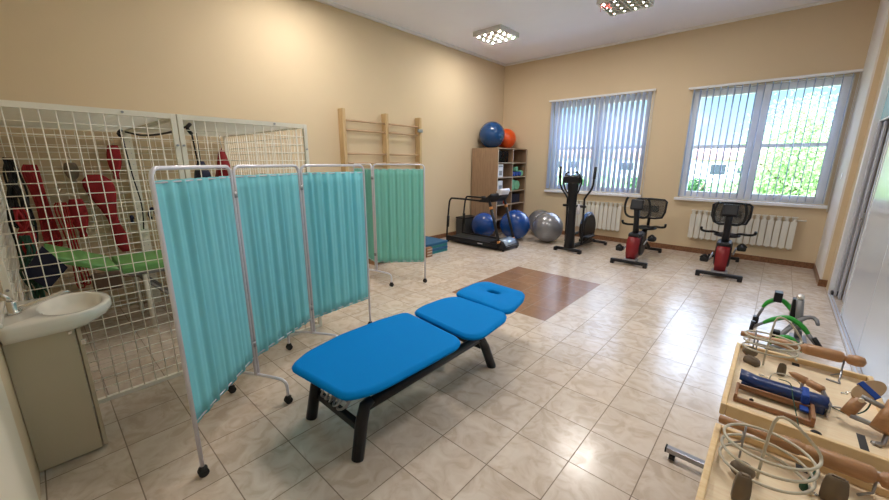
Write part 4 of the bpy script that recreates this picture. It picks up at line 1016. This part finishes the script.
# ------------------------------------------------------------------ outside
tag(put('bounce_yard', MB().box(-40, 40, 6.4, 10.2, -.62, -.595), 'concrete'), 'unseen pale concrete yard added outside the windows to bounce daylight onto the ceiling', 'yard')  # hidden below the sills, added to bounce daylight up to the ceiling
tag(put('lawn', MB().box(-120, 120, 6.5, 220, -.9, -.625), 'grass'), 'green lawn stretching beyond the windows', 'grass', kind='stuff')
def tree(x, y, zc, R, n, label, name='tree', m='leaf', seed=1, sz=.35, sq=1.0):
    t = thing(name, label, 'tree', (x, y, -.6), 'trees outside the windows')
    rnd = random.Random(seed)
    put('trunk', MB().tube([(x, y, -.594), (x+.1, y, zc*.5), (x, y, zc)], [.16, .12, .05], 8).tube([(x, y, zc*.5), (x+R*.5, y-.3, zc+.6)], [.07, .03], 6).tube([(x, y, zc*.6), (x-R*.5, y, zc+.5)], [.07, .03], 6), 'bark', t)
    g = MB(); cl = []
    for i in range(26):
        d = Vector((rnd.gauss(0, 1), rnd.gauss(0, 1), rnd.gauss(0, 1))).normalized()*R*rnd.uniform(.25, .85); d.z *= sq
        cl.append(Vector((x, y, zc))+d)
    for i in range(n):
        c = rnd.choice(cl)+Vector((rnd.gauss(0, 1), rnd.gauss(0, 1), rnd.gauss(0, 1)))*R*.17
        a = Vector((rnd.gauss(0, 1), rnd.gauss(0, 1), rnd.gauss(0, 1))).normalized(); b_ = a.orthogonal().normalized(); s_ = sz*rnd.uniform(.5, 1); c.z = max(c.z, -.35+rnd.random()*.1)
        g.quad([c-a*s_*.5, c+b_*s_*.3, c+a*s_*.5, c-b_*s_*.3])
    put('foliage', g, m, t)
tree(1.1, 13.0, 1.3, 2.35, 15000, 'sunlit bright green tree filling the right half of the right window', seed=3, sz=.15)
tree(4.6, 19.5, 1.6, 2.6, 6000, 'green tree standing behind and right of the sunlit one', seed=9, sz=.2)
for i, (x, y, r) in enumerate([(-2.1, 17, .8), (-3.9, 17, .9), (-5.0, 20, .9), (-.6, 21, .9), (-8.5, 20, .9)]):
    tree(x, y, .2, r, 1500, ['low shrub at the left edge of the right window view', 'low shrub behind the elliptical trainer window', 'far low shrub beyond the left window', 'low shrub in the middle of the right window view', 'leftmost low shrub beyond the left window'][i], name='shrub', m='leaf2', seed=20+i, sz=.22)
def house(x, y, w, d, h, rh, label, wallm='housew'):
    t = thing('house', label, 'house', (x, y, -.6), 'houses beyond the lawn')
    put('wall', MB().box(x-w/2, x+w/2, y, y+d, -.6, h), wallm, t)
    r = MB(); r.ring_loft([[Vector((xx, y-.3, h)), Vector((xx, y+d+.3, h)), Vector((xx, y+d/2, h+rh))] for xx in (x-w/2-.3, x+w/2+.3)]); put('roof', r, 'houser', t)
    for i in range(3):
        a = x-w/2+w*(.14+.28*i); f = put('window', MB().box(a, a+w*.16, y-.05, y-.001, h-1.6, h-.5), 'housedark', t)
    put('chimney', MB().box(x+w*.2, x+w*.2+.6, y+d*.4, y+d*.4+.6, h+rh*.4, h+rh+.5), 'housew', t)
house(-2.5, 52, 9, 7, 2.0, 1.7, 'white house with red roof seen through the left of the right window')
house(-14, 60, 12, 8, 2.2, 1.9, 'white house with red roof between the two window views')
house(-30, 62, 12, 8, 2.4, 2.0, 'white house with red roof seen far off through the left window')
house(4.5, 70, 10, 8, 2.6, 2.0, 'distant house behind the sunlit tree', 'houser')

# ------------------------------------------------------------------ light
w = bpy.data.worlds.new('sky'); scene.world = w; w.use_nodes = True
nt = w.node_tree; N = nt.nodes; L = nt.links; bg = N['Background']
tc = N.new('ShaderNodeTexCoord'); sp_ = N.new('ShaderNodeSeparateXYZ'); L.new(tc.outputs['Generated'], sp_.inputs[0])
cr = N.new('ShaderNodeValToRGB'); L.new(sp_.outputs[2], cr.inputs[0])
e = cr.color_ramp.elements; e[0].position = .0; e[0].color = (.22, .26, .29, 1); e[1].position = .5; e[1].color = (1.55, 1.85, 2.4, 1)
q = e.new(.06); q.color = (.15, .22, .27, 1); q = e.new(.16); q.color = (.085, .18, .26, 1); q = e.new(.28); q.color = (.6, .8, 1.0, 1)
nz = N.new('ShaderNodeTexNoise'); nz.inputs['Scale'].default_value = 2.4; nz.inputs['Detail'].default_value = 7
mp = N.new('ShaderNodeMapping'); mp.inputs['Scale'].default_value = (1, 1, 3.5); L.new(tc.outputs['Generated'], mp.inputs[0]); L.new(mp.outputs[0], nz.inputs[0])
c2 = N.new('ShaderNodeValToRGB'); L.new(nz.outputs[0], c2.inputs[0]); c2.color_ramp.elements[0].position = .50; c2.color_ramp.elements[1].position = .68
mx = N.new('ShaderNodeMix'); mx.data_type = 'RGBA'; lim = N.new('ShaderNodeMath'); lim.operation = 'MULTIPLY'; L.new(c2.outputs[0], lim.inputs[0])
low = N.new('ShaderNodeMath'); low.operation = 'LESS_THAN'; L.new(sp_.outputs[2], low.inputs[0]); low.inputs[1].default_value = .27; L.new(low.outputs[0], lim.inputs[1])
L.new(lim.outputs[0], mx.inputs[0]); L.new(cr.outputs[0], mx.inputs[6]); mx.inputs[7].default_value = (.26, .28, .30, 1)
L.new(mx.outputs[2], bg.inputs[0]); bg.inputs[1].default_value = 3.6
sun = bpy.data.lights.new('sun', 'SUN'); sun.energy = 4; sun.angle = .01; sun.color = (1, .95, .86)
so = bpy.data.objects.new('sun', sun); C.objects.link(so); so.rotation_euler = (math.radians(42), 0, math.radians(-25))
for (x0, x1, z0, z1) in (W1, W2):
    a = bpy.data.lights.new('window_portal', 'AREA'); a.shape = 'RECTANGLE'; a.size = x1-x0; a.size_y = z1-z0; a.cycles.is_portal = True
    o = bpy.data.objects.new('window_portal', a); C.objects.link(o); o.location = ((x0+x1)/2, FY+.26, (z0+z1)/2); o.rotation_euler = (math.radians(-90), 0, 0)

# ------------------------------------------------------------------ camera
cam = bpy.data.cameras.new('camera'); cam.sensor_width = 36; cam.lens = 36*367.34/889; cam.clip_start = .03; cam.clip_end = 400
co = bpy.data.objects.new('camera', cam); C.objects.link(co)
co.location = (.639309, -2.097975, 1.641189); co.rotation_mode = 'XYZ'; co.rotation_euler = (1.3361, -.0045, .7330)
scene.camera = co
scene.view_settings.view_transform = 'Standard'; scene.view_settings.look = 'None'; scene.view_settings.gamma = 1; scene.view_settings.exposure = 0.87
scene.cycles.max_bounces = 8; scene.cycles.diffuse_bounces = 6; scene.cycles.transparent_max_bounces = 24
scene.cycles.sample_clamp_indirect = 6
scene.cycles.use_denoising = True
